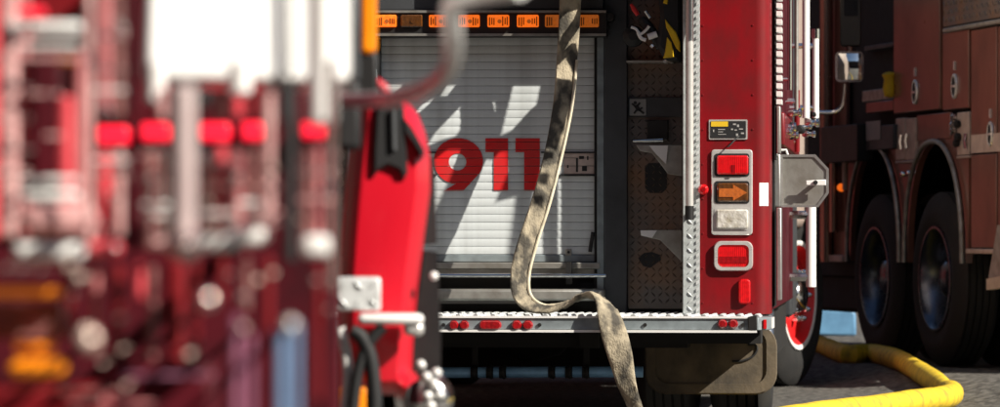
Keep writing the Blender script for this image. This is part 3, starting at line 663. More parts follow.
X_, D_ = (1, 0, 0), (.35, -.9, 0)
path = [hp(572,-40,.05,(1,.2,0),.045,.009), hp(570,10,.06,(1,.25,0),.046,.009), hp(567,60,.07,(1,.35,0),.045,.010), hp(562,110,.03,(1,.35,0),.042,.010), hp(552,160,-.02,(1,.4,0),.040,.010),
        hp(540,205,-.06,(1,.4,0),.042,.010), hp(527,245,-.10,(1,.4,0),.043,.010), hp(520,275,-.13,(1,.45,0),.042,.010), hp(523,298,-.16,(1,.6,.3),.040,.010), hp(541,309,-.18,(.5,.8,.4),.038,.010),
        hp(565,305,-.20,(.3,.9,.3),.040,.010), hp(581,297,-.22,(.1,.95,.05),.044,.011), hp(597,297,-.29,(.3,.9,-.2),.050,.011), hp(606,307,-.36,(.75,.6,-.3),.054,.010), hp(613,330,-.40,(1,.15,-.3),.054,.009),
        hp(620,355,-.41,(1,.0,-.2),.051,.009), hp(627,385,-.40,(1,-.1,-.2),.040,.009), hp(638,415,-.38,(1,-.2,-.3),.030,.011), hp(650,455,-.40,(1,-.2,0),.040,.012), hp(655,466,-.55,(1,0,0),.046,.010), hp(640,468,-.9,(1,0,0),.046,.010)]
ch = flat_hose(path, 'canvas_hose', 'canvas')
ch.matrix_world = E.M
tag(ch, 'dirty tan canvas fire hose draped over the tailboard in front of the roller door', 'hose')
# sunlit edge seam
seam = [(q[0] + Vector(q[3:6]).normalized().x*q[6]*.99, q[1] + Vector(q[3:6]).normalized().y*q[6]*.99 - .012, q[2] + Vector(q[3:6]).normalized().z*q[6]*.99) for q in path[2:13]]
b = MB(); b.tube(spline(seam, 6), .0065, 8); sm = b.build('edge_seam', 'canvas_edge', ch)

# ================================================================== gear hung in the step well
yg = .09
noz = empty('hose_nozzle', E.M @ E.at(645, 40, y=yg), E.rz); NF = Frame(noz.location, E.rz)
tag(noz, 'fire hose nozzle with white bale handle and red grip in the step well', 'nozzle')
def npt(px, py, y=yg): return tuple(NF.local(E.M @ E.at(px, py, y=y)))
b = MB(); p, q = Vector(npt(634,8)), Vector(npt(655,36)); b.tube([p+(q-p)*.35, p+(q-p)*.55, q, q+(q-p)*.35], [.014, .022, .022, .030], 12); b.build('barrel', 'black_metal', noz)
b = MB(); b.tube([npt(631,4), npt(634,9), npt(638,15)], [.006, .011, .009], 10); b.build('red_grip', 'digit_red', noz)
b = MB(); b.tube([npt(645,11), npt(650,18)], [.006, .008], 8); b.build('lever', 'chrome', noz)
b = MB(); b.tube(spline([npt(631,27,.05), npt(636,29,.05), npt(640,34,.05), npt(646,30,.05), npt(649,26,.05)], 4), [.006]*16+[.008], 8); b.tube(spline([npt(638,32,.05), npt(641,38,.05), npt(646,40,.05)], 4), .008, 8); b.build('bale_handle', 'white_gloss', noz)
b = MB(); b.tube([npt(648,37,.05), npt(657,34,.05)], .014, 10); b.build('collar', 'white_gloss', noz)
b = MB(); b.lathe([(-.02, .018), (0, .042), (.03, .046), (.05, .03)], npt(633,36,.10), 'y', 18); b.build('bumper', 'black_seal', noz)
b = MB(); b.tube([npt(651,45,.05), npt(653,47,.05)], .008, 8); b.build('pin', 'bezel', noz)
bag = empty('gear_bag', E.M @ E.at(672, 60, y=.03), E.rz); BF = Frame(bag.location, E.rz)
tag(bag, 'black gear bag with bright yellow straps hanging in the step well', 'bag')
def bpt(px, py, y): return tuple(BF.local(E.M @ E.at(px, py, y=y)))
def bpoly(pts, y): return [(lambda q: (q[0], q[2]))(bpt(a, c, y)) for a, c in pts]
by = bpt(670, 30, .03)[1]
b = MB(); b.prism(bpoly([(656,-20),(682,-20),(682.3,50),(678,60),(664,59),(656,45),(660,15)], .03), by, by+.26, inset=.018, depth=.02); b.build('sack', 'black_seal', bag)
for k, pts in enumerate(([(665,19),(669,24),(676,32),(680,42),(680,52),(676,48),(672,40),(666,27)], [(667,37),(671,42),(673,50),(674,57),(663,58),(665,52)], [(664,-2),(668,-2),(667,4),(663,3)])):
    b = MB(); b.prism(bpoly(pts, .015), by-.015, by+.006, inset=.004, depth=.006); b.build('yellow_strap', 'yellow_strap', bag)
b = MB(); b.lathe([(0, .006), (.01, .009), (.02, .004)], bpt(665, 61, .02), 'y', 8); b.build('buckle', 'bezel', bag)

# ================================================================== DARK TRUCK ON THE RIGHT
trk = empty('ladder_truck', T.loc, T.rz)
tag(trk, 'dark maroon fire truck with twin rear axles parked in shade on the right', 'fire truck')
def TA(px, py, x=0.0): p = T.at(px, py, x=x); return (p.y, p.z)
def ta(px): return TA(px, 200)[0]
def tz(px, py): return TA(px, py)[1]
w1, w2 = ta(873), ta(933); HUB = .55
for a in (w1, w2):
    t = wheel(trk, (.0, a, HUB), math.pi, 'rear', rad=.545)
    t2 = wheel(trk, (.34, a, HUB), math.pi, 'plain', rad=.545)
# arches
AH, AW = .86, .60
def arch(c, k=17, dw=0.0):
    out = []
    for i in range(k):
        a = math.pi*i/(k-1); ca, sa = math.cos(a), math.sin(a)
        out.append((c + (AW+dw)*ca*(abs(ca)**-.12 if abs(ca) > .05 else 1), HUB + .10 + (AH-.10+dw)*sa**.9))
    return out
zf = tz(916, 160)
aR, aL = ta(966), ta(846)
lowz = tz(966, 250)
o1, o2 = arch(w1), arch(w2)
# fender skin: outline from right foot over both arches to left foot and back along the top
def clipmid(pts, c, other):
    m_ = (w1+w2)/2; return pts
m_ = (w1+w2)/2
in2 = [p for p in o2 if p[0] < m_] ; in1 = [p for p in o1 if p[0] > m_]
# arch() runs from +side to -side; order wanted: right foot -> w2 arch -> middle -> w1 arch -> left foot
in2 = sorted([p for p in o2], key=lambda p: p[0]); in1 = sorted([p for p in o1], key=lambda p: p[0])
def left_branch(c): return [p for p in arch(c)][::-1]           # from low a to high a
seq = [p for p in left_branch(w2) if p[0] <= m_-.02] + [(m_-.02, tz(901, 199)), (m_+.02, tz(901, 199))] + [p for p in left_branch(w1) if p[0] >= m_+.02]
ztop = tz(916, 160)
zfend = 1.50
top = HUB + AH + .05
outline = [(w2-AW-.02, lowz)] + seq + [(w1+AW+.02, lowz), (w1+AW+.06, lowz), (w1+AW+.06, top), (w2-AW-.06, top), (w2-AW-.06, lowz)]
b = MB(); b.prism(outline, .02, .06, axis='x'); b.build('fender_skin', 'maroon', trk, bevel=.0)
for c in (w1, w2):
    pts = [(-.005, p[0], p[1]) for p in left_branch(c) if (p[0] <= m_-.015 if c == w2 else p[0] >= m_+.015)]
    b = MB(); b.tube(spline(pts, 2), .016, 8); b.build('arch_trim', 'dull_aluminium', trk)
# carcass behind the doors
b = MB(); b.box((.075, -1.75, top+.001), (2.45, 4.6, 3.1)); b.build('body_carcass', 'chassis_black', trk)
b = MB(); b.box((.075, -1.75, lowz), (2.45, w2-AW-.07, top)); b.build('rear_carcass', 'chassis_black', trk)
b = MB(); b.box((.075, w1+AW+.07, .55), (2.45, 4.6, top)); b.build('front_carcass', 'chassis_black', trk)
b = MB(); b.box((.10, w1+AW+.02, .30), (1.2, 3.9, .56)); b.build('fuel_tank', 'chassis_black', trk, bevel=.03)
b = MB(); b.box((.75, w2-AW-.1, .35), (1.7, w1+AW+.1, top)); b.build('axle_housing', 'chassis_black', trk)
def t_panel(px0, px1, py0, py1, m, name, x=.0, th=.03, ref=None, bevel=.006, par=None):
    """panel on the near side; py at the panel's middle column"""
    pm = (px0+px1)/2; a0, a1 = TA(px1, 200, x)[0], TA(px0, 200, x)[0]; z0, z1 = TA(pm, py1, x)[1], TA(pm, py0, x)[1]
    b = MB(); b.box((x, a0, z0), (x+th, a1, z1)); return b.build(name, m, par or trk, bevel=bevel)
def oval_handle(px, py, door, h=11, x=-.004):
    a, z = TA(px, py, x); hz = TA(px, py-h, x)[1]-z; hy = hz*.62
    o_ = [(x, a + hy*math.cos(2*math.pi*k/24), z + hz*math.sin(2*math.pi*k/24)) for k in range(25)]
    b = MB(); b.tube(o_, .011, 8, cap=False); hd = b.build('oval_handle', 'bezel', door)
    b = MB(); b.prism([(p[1], p[2]) for p in o_[:-1]], x-.008, x+.002, axis='x'); b.build('handle_cup', 'black_seal', hd)
    b = MB(); b.box((x-.014, a-hy*.8, z-.008), (x-.008, a+hy*.8, z+.006)); b.build('handle_bar', 'bezel', hd)
    b = MB(); b.box((x-.006, a-.012, z+hz+.03), (x+.004, a+.012, z+hz+.085)); b.build('lock_tab', 'bezel', hd)
dA = t_panel(893.5, 939.5, -60, 111.5, 'maroon', 'compartment_door'); oval_handle(915, 92, dA)
dB = t_panel(942.5, 968.5, 31, 109, 'maroon', 'compartment_door'); oval_handle(954.5, 86, dB)
dC = t_panel(971, 996.5, 28, 152.5, 'maroon', 'compartment_door'); oval_handle(990.5, 134, dC)
dD = t_panel(997.8, 1022, 24, 240, 'maroon', 'compartment_door')
t_panel(971, 996.3, 154, 248, 'maroon', 'lower_panel')
t_panel(971, 1022, 133, 151.5, 'stripe_tan', 'reflective_stripe', x=-.0045, th=.003, bevel=0)
t_panel(942.5, 1022, 21.5, 26, 'dull_aluminium', 'rub_rail', x=-.03, th=.05)
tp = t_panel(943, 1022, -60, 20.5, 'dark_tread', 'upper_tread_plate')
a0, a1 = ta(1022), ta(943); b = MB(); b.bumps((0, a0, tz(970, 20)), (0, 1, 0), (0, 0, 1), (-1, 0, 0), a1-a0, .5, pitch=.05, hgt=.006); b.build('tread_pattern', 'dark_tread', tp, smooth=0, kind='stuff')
t_panel(895.5, 904.6, 118, 160, 'stripe_tan', 'small_door', x=.0); t_panel(905.6, 915, 118, 160, 'stripe_tan', 'small_door', x=.0)
t_panel(916.5, 950, 113.5, 140, 'maroon', 'mid_panel', x=.012, th=.02)
t_panel(957, 968.5, 112, 155, 'stripe_tan', 'small_door', x=.0)
for px, py in ((901.5, 142), (907, 141), (966, 141)):
    a, z = TA(px, py, -.01); b = MB(); b.tube([(-.012, a, z-.045), (-.02, a, z), (-.012, a, z+.045)], .012, 8); b.build('finger_pull', 'chrome', trk)
for k, (px, py) in enumerate(((953.5, 118), (957, 124), (953, 131), (957.5, 137), (952.5, 126), (956, 143))):
    a, z = TA(px, py, -.02); b = MB(); b.lathe([(-.03, .010), (-.02, .026), (0, .026), (.01, .016), (.04, .016)], (-.01, a, z), 'x', 12); b.build('air_fitting', 'chrome' if k % 2 == 0 else 'black_metal', trk)
t_panel(895, 914, 160.8, 163, 'stripe_tan', 'fender_lip', x=-.01, th=.03); t_panel(956, 969, 155.8, 158, 'stripe_tan', 'fender_lip', x=-.01, th=.03)
t_panel(965.5, 1022, 249, 254, 'stripe_tan', 'lower_rail', x=-.01, th=.05)
for px, py in ((902, 174), (908, 173)):
    a, z = TA(px, py, -.01); b = MB(); b.lathe([(-.02, .012), (-.012, .018), (.02, .018)], (0, a, z), 'x', 10); b.build('fender_bolt', 'chrome', trk)
# hanging plate at the near end
a, z = TA(994, 262, -.12); b = MB(); b.prism([(TA(*p, -.12)) for p in ((989,283),(1012,278),(1012,225),(999,225))], -.13, -.11, axis='x'); hpz = b.build('hanging_flap', 'dull_aluminium', trk)
b = MB(); b.prism([(TA(*p, -.135)) for p in ((988,279),(1012,274),(1012,286),(988,290))], -.145, -.10, axis='x'); b.build('flap_edge', 'stripe_tan', hpz)
# forward part of the side: recess with shelves, polished columns, black box
t_panel(862, 893, 89, 100.5, 'dull_aluminium', 'recess_shelf', x=-.0, th=.4); t_panel(864, 893, 44, 49, 'frame_grey', 'recess_shelf', x=.02, th=.4)
t_panel(866, 893, 101, 112, 'maroon', 'recess_sill', x=.0, th=.05)
p = T.at(889.5, 84, x=-.02); b = MB(); b.lathe([(-.09, .0), (-.08, .035), (-.03, .045), (.03, .035), (.06, .05), (.075, .03), (.08, 0)], p, 'z', 14); b.build('yellow_valve_cap', 'yellow_strap', trk)
t_panel(824, 846, -60, 128, 'maroon', 'forward_panel', x=.03)
for px, r, y0_, y1_, m_n in ((829.5, .045, -60, 262, 'polished_brown'), (836.5, .03, 158, 232, 'polished_brown'), (848, .02, 160, 190, 'stripe_tan')):
    a, z1 = TA(px, y0_, .0); z0 = TA(px, y1_, .0)[1]; b = MB(); b.tube([(-.02, a, z0), (-.02, a, z1)], r, 16); b.build('body_column', m_n, trk)
t_panel(820.5, 857, 125.5, 162, 'black_metal', 'battery_box', x=-.09, th=.12); t_panel(855, 893, 126, 150, 'frame_grey', 'side_locker', x=-.03, th=.08)
t_panel(866, 880, 121, 140, 'sign_grey', 'locker_label', x=-.036, th=.004, bevel=0)
t_panel(822, 845, 166, 259, 'maroon', 'forward_skirt', x=.02); t_panel(828, 842, 255, 262, 'stripe_tan', 'skirt_bracket', x=-.02, th=.04)
p = T.at(842.5, 187.5, x=-.03); b = MB(); b.lathe([(0, .028), (-.02, .026), (-.035, .012), (-.037, 0)], p, 'x', 14); b.build('amber_marker', 'lens_amber_lit', trk)
b = MB(); b.box((.3, -1.7, .40), (2.2, w2-AW-.3, .80)); b.build('underbody', 'chassis_black', trk)
for a in (w1, w2):
    b = MB(); b.tube([(.3, a, HUB), (2.4, a, HUB)], .10, 12); b.build('axle', 'chassis_black', trk)

# ================================================================== hoses on the ground
def gpt(px, py, lift=0.0):
    d = FPX*(CAMZ-.02)/(py-HY)
    for _ in range(8):
        x = (px-HX)/FPX*d; d = FPX*(CAMZ - ground_z(x, d) - lift)/(py-HY)
    return Vector(((px-HX)/FPX*d, d, ground_z((px-HX)/FPX*d, d) + lift))
def ground_hose(pts, r, name, m, flat=.9):
    path = spline([tuple(gpt(a, c, r*flat)) for a, c in pts], 8); b = MB()
    rs = [r*(1 + .015*math.sin(i*1.3) + .02*math.sin(i*.47)) for i in range(len(path))]
    k = max(range(len(path)), key=lambda i: path[i][0])
    for i in range(len(path)): rs[i] *= 1 - .28*math.exp(-((i-k)/3.0)**2)      # kinked where it doubles back
    b.tube(path, rs, 16); return b.build(name, m)
yh = ground_hose([(800,338),(822,345),(846,354),(872,364.5),(898,374),(922,382),(940,387.5),(950,391),(952,394.5),(944,397.5),(922,400.5),(885,406),(830,413),(780,420),(700,434)], .062, 'yellow_supply_hose', 'yellow_hose')
tag(yh, 'thick yellow supply hose doubling back on the asphalt at lower right', 'hose')
# folded blue tarp beyond the trucks
p = gpt(836, 336); crate = MB(); random.seed(5)
crate.prism([(-.17, 0), (.17, 0), (.165, .19), (.12, .22), (.02, .215), (-.12, .225), (-.17, .20)], 0, .5)
crate.prism([(-.12, .221), (.06, .221), (.05, .29), (-.1, .285)], .02, .4)
cr = crate.build('blue_tarp_bundle', 'blue_tarp', bevel=.02); cr.location = p; tag(cr, 'folded blue tarp on the ground seen between the two trucks\' wheels', 'tarp')

# ================================================================== OUT-OF-FOCUS TRUCK IN FRONT
fr = empty('foreground_fire_truck', F.loc, F.rz)
tag(fr, 'blurred red fire truck close to the camera filling the left side', 'fire truck')
def FP(px, py, y): p = F.at(px, py, y=y); return (p.x, p.z)
def f_box(px0, px1, py0, py1, m, name, y=0.0, th=.03, bevel=.003, par=None):
    a, c = FP(px0, py1, y), FP(px1, py0, y); b = MB(); b.box((a[0], y, a[1]), (c[0], y+th, c[1])); return b.build(name, m, par or fr, bevel=bevel)
# main body behind the fittings
a, c = FP(338, 500, 1.5), FP(338, -300, 1.5)
b = MB(); b.box((c[0]-2.4, 1.5, .45), (c[0], 3.4, 2.6)); b.build('rear_body', 'fore_maroon', fr, bevel=.01)
# fittings over the rear body: lamps, and made-up tubes and bars imitating reflection streaks
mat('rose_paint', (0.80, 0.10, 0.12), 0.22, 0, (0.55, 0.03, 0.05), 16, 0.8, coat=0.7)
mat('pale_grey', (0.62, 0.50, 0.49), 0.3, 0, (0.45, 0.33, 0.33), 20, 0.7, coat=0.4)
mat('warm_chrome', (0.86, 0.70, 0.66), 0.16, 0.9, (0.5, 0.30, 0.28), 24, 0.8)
def f_pole(px, py0, py1, y, r, m, name, n=14):
    b = MB(); a, c = F.at(px, py1, y=y), F.at(px, py0, y=y); e = r*.35
    b.tube([a, a+Vector((0, 0, e)), c-Vector((0, 0, e)), c], [r*.6, r, r, r*.6], n); return b.build(name, m, fr)
def f_rail(px0, px1, py, y, r, m, name):
    b = MB(); a, c = F.at(px0, py, y=y), F.at(px1, py, y=y); e = (c-a)*.04
    b.tube([a, a+e, c-e, c], [r*.6, r, r, r*.6], 10); return b.build(name, m, fr)
def pxr(w, y): return w*.5*(F.loc.y + y)/FPX                       # half a width in pixels at that depth, in metres
f_box(-80, 338, -60, 84, 'dark_red', 'upper_back_panel', .60, .05); f_box(-80, 338, 148, 246, 'fore_maroon', 'middle_back_panel', .60, .05)
f_box(-80, 126, 84, 122, 'dark_red', 'left_back_panel', .60, .05)
f_box(33, 60, 48, 182, 'fore_maroon', 'dark_locker', .10, .06)
for px, w_, py0, py1, m_, y in ((-30,22,-60,240,'pink_streak',.1), (-8,18,-60,240,'rose_paint',.1), (9,20,-60,238,'pale_pink',.05), (25,9,-60,238,'pink_streak',.12), (66,16,96,236,'rose_paint',.05), (80,12,52,240,'pink_streak',.1), (89,8,-60,242,'pale_pink',0),
        (104,15,-60,116,'pink_streak',.1), (104,15,150,240,'rose_paint',.1), (119,10,-60,116,'fore_brown',.1), (119,10,150,236,'pale_pink',.1), (134,12,-60,116,'fore_maroon',.2), (134,12,148,252,'fore_maroon',.2),
        (150,12,150,250,'fore_brown',.1), (162,9,90,118,'pale_pink',.1), (163,8,150,250,'warm_chrome',.05), (207,9,150,240,'warm_chrome',.1), (221,13,146,236,'rose_paint',.12), (221,13,90,118,'pink_streak',.4), (237,13,92,118,'rose_paint',.3), (238,12,148,236,'pink_streak',.1),
        (253,10,92,118,'dark_red',.3), (254,10,148,232,'fore_brown',.1), (269,10,92,228,'pale_pink',.05), (290,14,84,262,'black_seal',.1), (306,9,150,240,'fore_brown',.1), (317,8,146,240,'pink_streak',.1), (331,9,60,292,'warm_chrome',.1)):
    f_pole(px, py0, py1, y, pxr(w_, y), m_, 'streak_tube')
for px0, px1, py, h_, m_, y in ((8,82,27,11,'white_gloss',-.1), (16,80,45,5,'white_gloss',-.1), (22,78,180,6,'white_gloss',-.1), (22,80,196,10,'white_gloss',-.1), (-60,80,58,4,'pale_pink',-.05), (-60,34,88,4,'warm_chrome',-.05), (-60,30,118,4,'pale_pink',-.05),
        (-60,34,150,5,'warm_chrome',-.05), (-60,30,172,4,'pale_pink',-.05), (28,60,94,4,'pale_pink',-.05), (44,62,136,4,'pale_pink',-.05), (92,126,36,4,'warm_chrome',-.05), (92,126,90,3,'white_gloss',-.05), (92,126,70,3,'warm_chrome',-.05), (92,128,160,3,'white_gloss',-.05), (92,128,172,4,'warm_chrome',-.05),
        (142,170,205,4,'white_gloss',-.05), (142,170,215,4,'white_gloss',-.05), (200,236,213,4,'white_gloss',-.05), (238,262,203,5,'white_gloss',-.05), (214,282,212,4,'pale_pink',-.05), (200,282,222,4,'warm_chrome',-.05), (150,280,186,4,'fore_brown',-.02), (150,280,170,4,'fore_maroon',-.02),
        (298,334,172,4,'warm_chrome',-.05), (298,334,200,4,'pale_pink',-.05), (298,334,214,4,'fore_maroon',-.05)):
    f_rail(px0, px1, py, y, pxr(h_, y), m_, 'streak_bar')
f_box(16, 44, 7, 15, 'marker_red', 'marker_lamp', .0, .03); f_box(56, 76, 57, 62, 'amber_plastic', 'small_marker', .0, .02)
f_box(24, 96, 204, 237, 'pale_pink', 'lower_pink_panel', .03, .05, bevel=.012); f_box(12, 84, 243, 261, 'white_gloss', 'bright_step', -.05, .06, bevel=.008); f_box(86, 122, 240, 256, 'rose_paint', 'red_step', -.01, .06, bevel=.008)
# bright upper panel leaning back to the sun
yw = .30
a, c = FP(142, 80, yw), FP(350, -90, yw)
b = MB(); b.add([(a[0], yw, a[1]), (c[0], yw, a[1]), (c[0], yw+.14, c[1]), (a[0], yw+.14, c[1]), (a[0], yw+.3, a[1]), (c[0], yw+.3, a[1]), (c[0], yw+.3, c[1]), (a[0], yw+.3, c[1])], [(0,1,2,3),(4,7,6,5),(0,4,5,1),(1,5,6,2),(2,6,7,3),(3,7,4,0)])
b.build('bright_panel', 'white_gloss', fr, bevel=.01)
b = MB(); b.tube([F.at(290,72,y=yw-.012), F.at(290,-60,y=yw+.10)], .004, 8); b.build('panel_divider', 'sign_grey', fr)
f_pole(156, 60, 104, yw-.03, pxr(20, yw), 'white_gloss', 'panel_tab'); f_pole(240, 60, 96, yw-.03, pxr(24, yw), 'white_gloss', 'panel_tab')
p = f_pole(184, 84, 246, -.5, pxr(24, -.5), 'pale_grey', 'grab_rail'); b = MB(); q = F.at(185, 246, y=-.52); b.lathe([(-.02, .0), (-.016, .009), (0, .014), (.016, .009), (.02, 0)], q, 'y', 14); b.build('rail_ball', 'warm_chrome', p)
f_pole(322, -40, 126, .16, pxr(30, .16), 'white_gloss', 'grab_rail'); f_pole(284, 76, 122, -.3, pxr(12, -.3), 'black_seal', 'rail_socket')
for px0, px1, py0, py1 in ((96,128,125,144),(140,169,122,141),(199,230,122,141),(241,263,121,140),(301,326,121,138)): f_box(px0, px1, py0, py1, 'marker_red', 'marker_lamp', 1.40, .09, bevel=.004)
f_box(188, 210, 88, 108, 'black_seal', 'dark_port', .2, .03)
f_box(196, 236, 236, 251, 'white_gloss', 'bright_step', -.1, .06, bevel=.006); f_box(228, 266, 228, 245, 'white_gloss', 'bright_step', -.08, .06, bevel=.006); f_box(302, 330, 235, 257, 'white_gloss', 'bright_step', -.1, .06, bevel=.006); f_box(150, 182, 238, 250, 'pale_pink', 'bright_step', -.05, .06, bevel=.006)
# small chrome buttons added at random to make sun glints
random.seed(21)
for k in range(30):
    zone = random.choice(((0, 34, 10, 230), (86, 126, 20, 230), (200, 275, 150, 225), (142, 170, 150, 220), (298, 334, 150, 230)))
    q = F.at(random.uniform(zone[0], zone[1]), random.uniform(zone[2], zone[3]), y=-.12 - random.random()*.1); r = random.uniform(.0025, .005)
    b = MB(); b.lathe([(-r, 0), (-r*.7, r*.7), (0, r), (r*.7, r*.8), (.12, r*.5)], q, 'y', 12); b.build('glint_button', 'warm_chrome' if k % 2 else 'chrome', fr)
for k in range(26):
    zone = random.choice(((0, 120, 265, 285), (60, 225, 280, 400), (60, 225, 280, 400), (225, 330, 262, 310), (90, 330, 150, 240)))
    q = F.at(random.uniform(zone[0], zone[1]), random.uniform(zone[2], zone[3]), y=-.1 - random.random()*.25); r = random.uniform(.002, .0045)
    b = MB(); b.lathe([(-r, 0), (-r*.7, r*.7), (0, r), (r*.7, r*.8), (.12, r*.5)], q, 'y', 12); b.build('glint_button', 'warm_chrome' if k % 2 else 'tan_knob', fr)
for px, w_, py0, py1, m_ in ((70,10,262,340,'dark_red'), (96,8,262,330,'pink_streak'), (118,12,264,360,'dark_red'), (140,9,262,300,'rose_paint'), (152,9,266,360,'fore_brown'), (196,8,262,360,'dark_red'), (222,9,256,300,'dark_red'), (246,8,256,310,'fore_brown'), (268,10,256,330,'dark_red'), (318,8,262,400,'dark_red')):
    f_pole(px, py0, py1, .05, pxr(w_, .05), m_, 'streak_tube')
# lower zone
f_box(-80, 60, 288, 297, 'amber_plastic', 'amber_lamp', .0, .05, bevel=.006); f_box(14, 52, 344, 351, 'amber_plastic', 'amber_lamp', .0, .05, bevel=.003); f_box(8, 66, 359, 377, 'amber_plastic', 'amber_lamp', -.01, .05, bevel=.01)
f_box(-80, 62, 302, 340, 'fore_brown', 'lower_panel', .06, .05); f_box(-80, 110, 384, 480, 'dark_red', 'tailboard', .0, .08, bevel=.01); f_box(100, 216, 362, 480, 'fore_maroon', 'tailboard', .03, .08, bevel=.01)
for px0, px1, py, h_, m_ in ((60,120,392,5,'fore_brown'), (120,215,376,5,'purple_vinyl'), (70,160,404,5,'pink_streak'), (110,216,350,4,'fore_maroon'), (-60,40,322,5,'dark_red')): f_rail(px0, px1, py, -.05, pxr(h_, 0), m_, 'streak_bar')
for px, w_, py0, m_ in ((236,12,316,'purple_vinyl'), (250,9,334,'purple_vinyl'), (281,14,330,'blue_jacket'), (296,9,322,'blue_jacket'), (312,10,330,'fore_maroon'), (262,8,330,'fore_maroon')): f_pole(px, py0, 480, -.5, pxr(w_, -.5), m_, 'rolled_tarp')
f_pole(176, 262, 480, .1, pxr(20, .1), 'dark_red', 'streak_tube'); f_pole(330, 292, 480, .1, pxr(14, .1), 'fore_maroon', 'streak_tube')
for px, py, y, r, m_ in ((207, 300, -.95, .0065, 'warm_chrome'), (88, 340, -1.1, .0075, 'tan_knob'), (290, 325, -.9, .0055, 'bezel'), (243, 328, -.6, .0035, 'tan_knob')):
    q = F.at(px, py, y=y); b = MB(); b.lathe([(-.004, 0), (-.003, r*.6), (0, r), (.006, r), (.012, r*.5)], q, 'y', 16); kb = b.build('lever_knob', m_, fr)
    d_ = q - F.local((0, 0, CAMZ)); e_ = q + d_*((1.5 - y)/d_.y)
    b = MB(); b.tube([q + d_.normalized()*.012, e_], .003, 8); b.build('lever_rod', 'fore_maroon', kb)
# bent rail in front of the engine's door
b = MB(); b.tube(spline([F.at(*p, y=y_) for p, y_ in (((520,-12),.3),((470,-4),.4),((452,4),.5),((453,40),.6),((449,68),.8),((430,86),1.0),((404,96),1.3),((370,100),1.6),((330,100),1.8))], 5), .0115, 10); b.build('bent_rail', 'white_gloss', fr)
# far part of the same truck: rounded cab side standing out beyond the rear body
yc = 4.0
outl = [(340,396),(411,396),(414,340),(418,290),(425,235),(431,190),(431,160),(426,132),(418,112),(408,101),(396,97),(380,96),(372,86),(363,80),(357,88),(352,130),(346,180),(342,230),(338,290)]
pp = [FP(a, c, yc) for a, c in outl]
b = MB(); b.prism(pp, yc, yc+1.6, inset=.03, depth=.05); cab = b.build('cab_side', 'bright_red', fr, smooth=60, bevel=.012)
b = MB(); b.prism([FP(a, c, yc-.01) for a, c in ((379,97),(400,97),(404,110),(406,140),(408,172),(404,180),(398,170),(388,166),(378,171),(373,178),(373,150),(375,115))], yc-.015, yc+.03, inset=.006, depth=.01); b.build('cab_vent', 'black_seal', cab)
b = MB(); b.prism([FP(a, c, yc-.012) for a, c in ((404,118),(412,128),(424,150),(424,158),(414,142),(406,132))], yc-.018, yc+.02); b.build('vent_slash', 'black_seal', cab)
b = MB(); b.tube([F.at(393,110,y=yc-.02), F.at(394,150,y=yc-.02)], .006, 8); b.build('vent_rib', 'frame_grey', cab)
b = MB(); b.prism([FP(a, c, yc+.2) for a, c in ((424,150),(435,160),(437,244),(416,246))], yc+.2, yc+.25); b.build('mud_guard', 'black_seal', fr)
b = MB(); b.prism([FP(a, c, yc+.1) for a, c in ((404,420),(440,420),(441,330),(437,252),(424,250),(414,330))], yc+.1, yc+.4); b.build('wheel_guard', 'black_metal', fr)
q = F.at(434, 276, y=yc); b = MB(); b.lathe([(-.006, 0), (-.004, .006), (0, .0085), (.01, .006)], q, 'y', 12); b.build('guard_bolt', 'white_gloss', fr)
# step plates and hand loop
a, c = FP(336,311,yc-.1), FP(381,277,yc-.1); b = MB(); b.box((a[0], yc-.10, a[1]), (c[0], yc-.04, c[1])); stp = b.build('tread_step', 'tread_plate', fr, bevel=.006)
b = MB(); b.bumps((a[0], yc-.10, a[1]), (1, 0, 0), (0, 0, 1), (0, -1, 0), c[0]-a[0], c[1]-a[1], pitch=.024, hgt=.006); b.build('tread_pattern', 'tread_plate', stp, smooth=0, kind='stuff')
f_box(358, 424, 314, 325, 'white_gloss', 'step_plate', yc-.14, .12, bevel=.01); f_box(404, 424, 322, 336, 'bezel', 'step_end', yc-.13, .1, bevel=.01)
b = MB(); b.tube(spline([F.at(*p, y=yc-.12) for p in ((384,326),(376,334),(366,348),(358,372),(354,400),(352,425))], 5), .012, 10); b.tube(spline([F.at(*p, y=yc-.12) for p in ((352,330),(362,338),(371,360),(375,400),(374,425))], 5), .015, 10); b.build('hand_loop', 'black_seal', fr)
b = MB(); b.tube(spline([F.at(*p, y=yc-.10) for p in ((340,328),(346,352),(348,380),(344,420))], 5), .011, 10); b.build('chrome_tube', 'white_gloss', fr)
f_box(340, 366, 388, 430, 'amber_plastic', 'low_marker', yc-.06, .05)
# hub and nuts of its front wheel
b = MB(); q = F.at(425, 400, y=yc-.02); b.lathe([(-.06, .03), (-.05, .045), (.0, .05), (.08, .06)], q, 'y', 20); hub = b.build('wheel_hub', 'chrome', fr)
for px, py in ((421,365),(427,377),(437,373),(434,384),(428,396),(440,395),(431,406)):
    q = F.at(px, py, y=yc-.09); b = MB(); b.lathe([(-.006, 0), (-.004, .006), (0, .0095), (.03, .0095)], q, 'y', 10); b.build('lug_nut', 'white_gloss', hub)
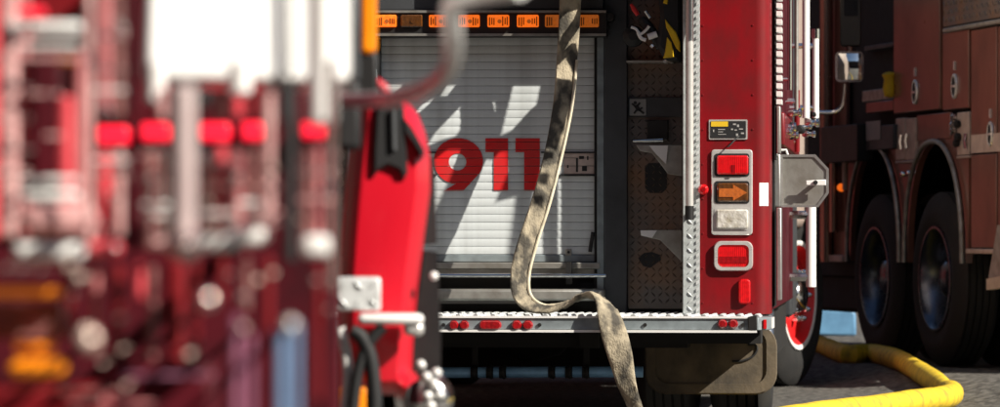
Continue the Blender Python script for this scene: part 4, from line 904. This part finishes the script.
# amber lamp and dark pillar above the cab
yA = 3.0
a, c = FP(361,54,yA), FP(377,-30,yA); b = MB(); b.prism(rrect(a[0], c[0], a[1], c[1], .012, 5), yA, yA+.06, inset=.006, depth=.012); b.build('amber_turn_lamp', 'amber_plastic', fr)
f_box(354, 378, 52, 108, 'black_metal', 'lamp_bracket', yA+.01, .05, bevel=.006); f_box(336, 361, 80, 150, 'black_seal', 'dark_pillar', yA-.3, .05, bevel=.01); f_box(345, 361, -60, 82, 'frame_grey', 'pillar', yA-.1, .05, bevel=.01)
b = MB(); b.tube(spline([F.at(*p, y=yA+.1) for p in ((360,84),(372,80),(384,88),(388,100))], 4), .008, 8); b.build('red_hose_loop', 'bright_red', fr)

# ================================================================== surroundings: station wall beyond and added unseen blocks that dim the sky light
def building(name, loc, sx, sy, h, bays, label, face):
    r = empty(name, loc); tag(r, label, 'building')
    b = MB(); b.box((0, 0, 0), (sx, sy, h)); b.build('wall', 'brick_dark', r)
    b = MB(); b.box((-.15, -.15, h), (sx+.15, sy+.15, h+.35)); b.build('parapet', 'frame_grey', r, bevel=.03)
    L = sx if face == 'y' else sy
    for k in range(bays):
        c = (k+.5)*L/bays; f0 = -.05
        b = MB()
        if face == 'y': b.box((c-1.7, -.06, 0), (c+1.7, -.002, 3.6))
        else: b.box((sx+.002, c-1.7, 0), (sx+.06, c+1.7, 3.6))
        d = b.build('bay_door', 'dark_red', r, bevel=.01)
        for q in range(3):
            b = MB()
            if face == 'y': b.box((c-1.35+q*.95, -.075, 1.7), (c-.55+q*.95, -.062, 2.2))
            else: b.box((sx+.062, c-1.35+q*.95, 1.7), (sx+.075, c-.55+q*.95, 2.2))
            b.build('window_pane', 'glass_dark', d)
    return r
building('fire_station', (-16, 44, 0), 40, 8, 7.5, 7, 'dark brick fire station with bay doors across the apron behind the trucks', 'y')
building('left_sky_blocker', (-16, -24, 0), 9.5, 60, 11.0, 8, 'added unseen dark brick block on the left cutting sky light', 'x')  # added out of view to darken the sky fill from the left
building('rear_sky_blocker', (-30, -22, 0), 70, 12, 14.0, 9, 'added unseen dark brick block behind the camera cutting sky light', 'y')  # added out of view to block sky light from behind
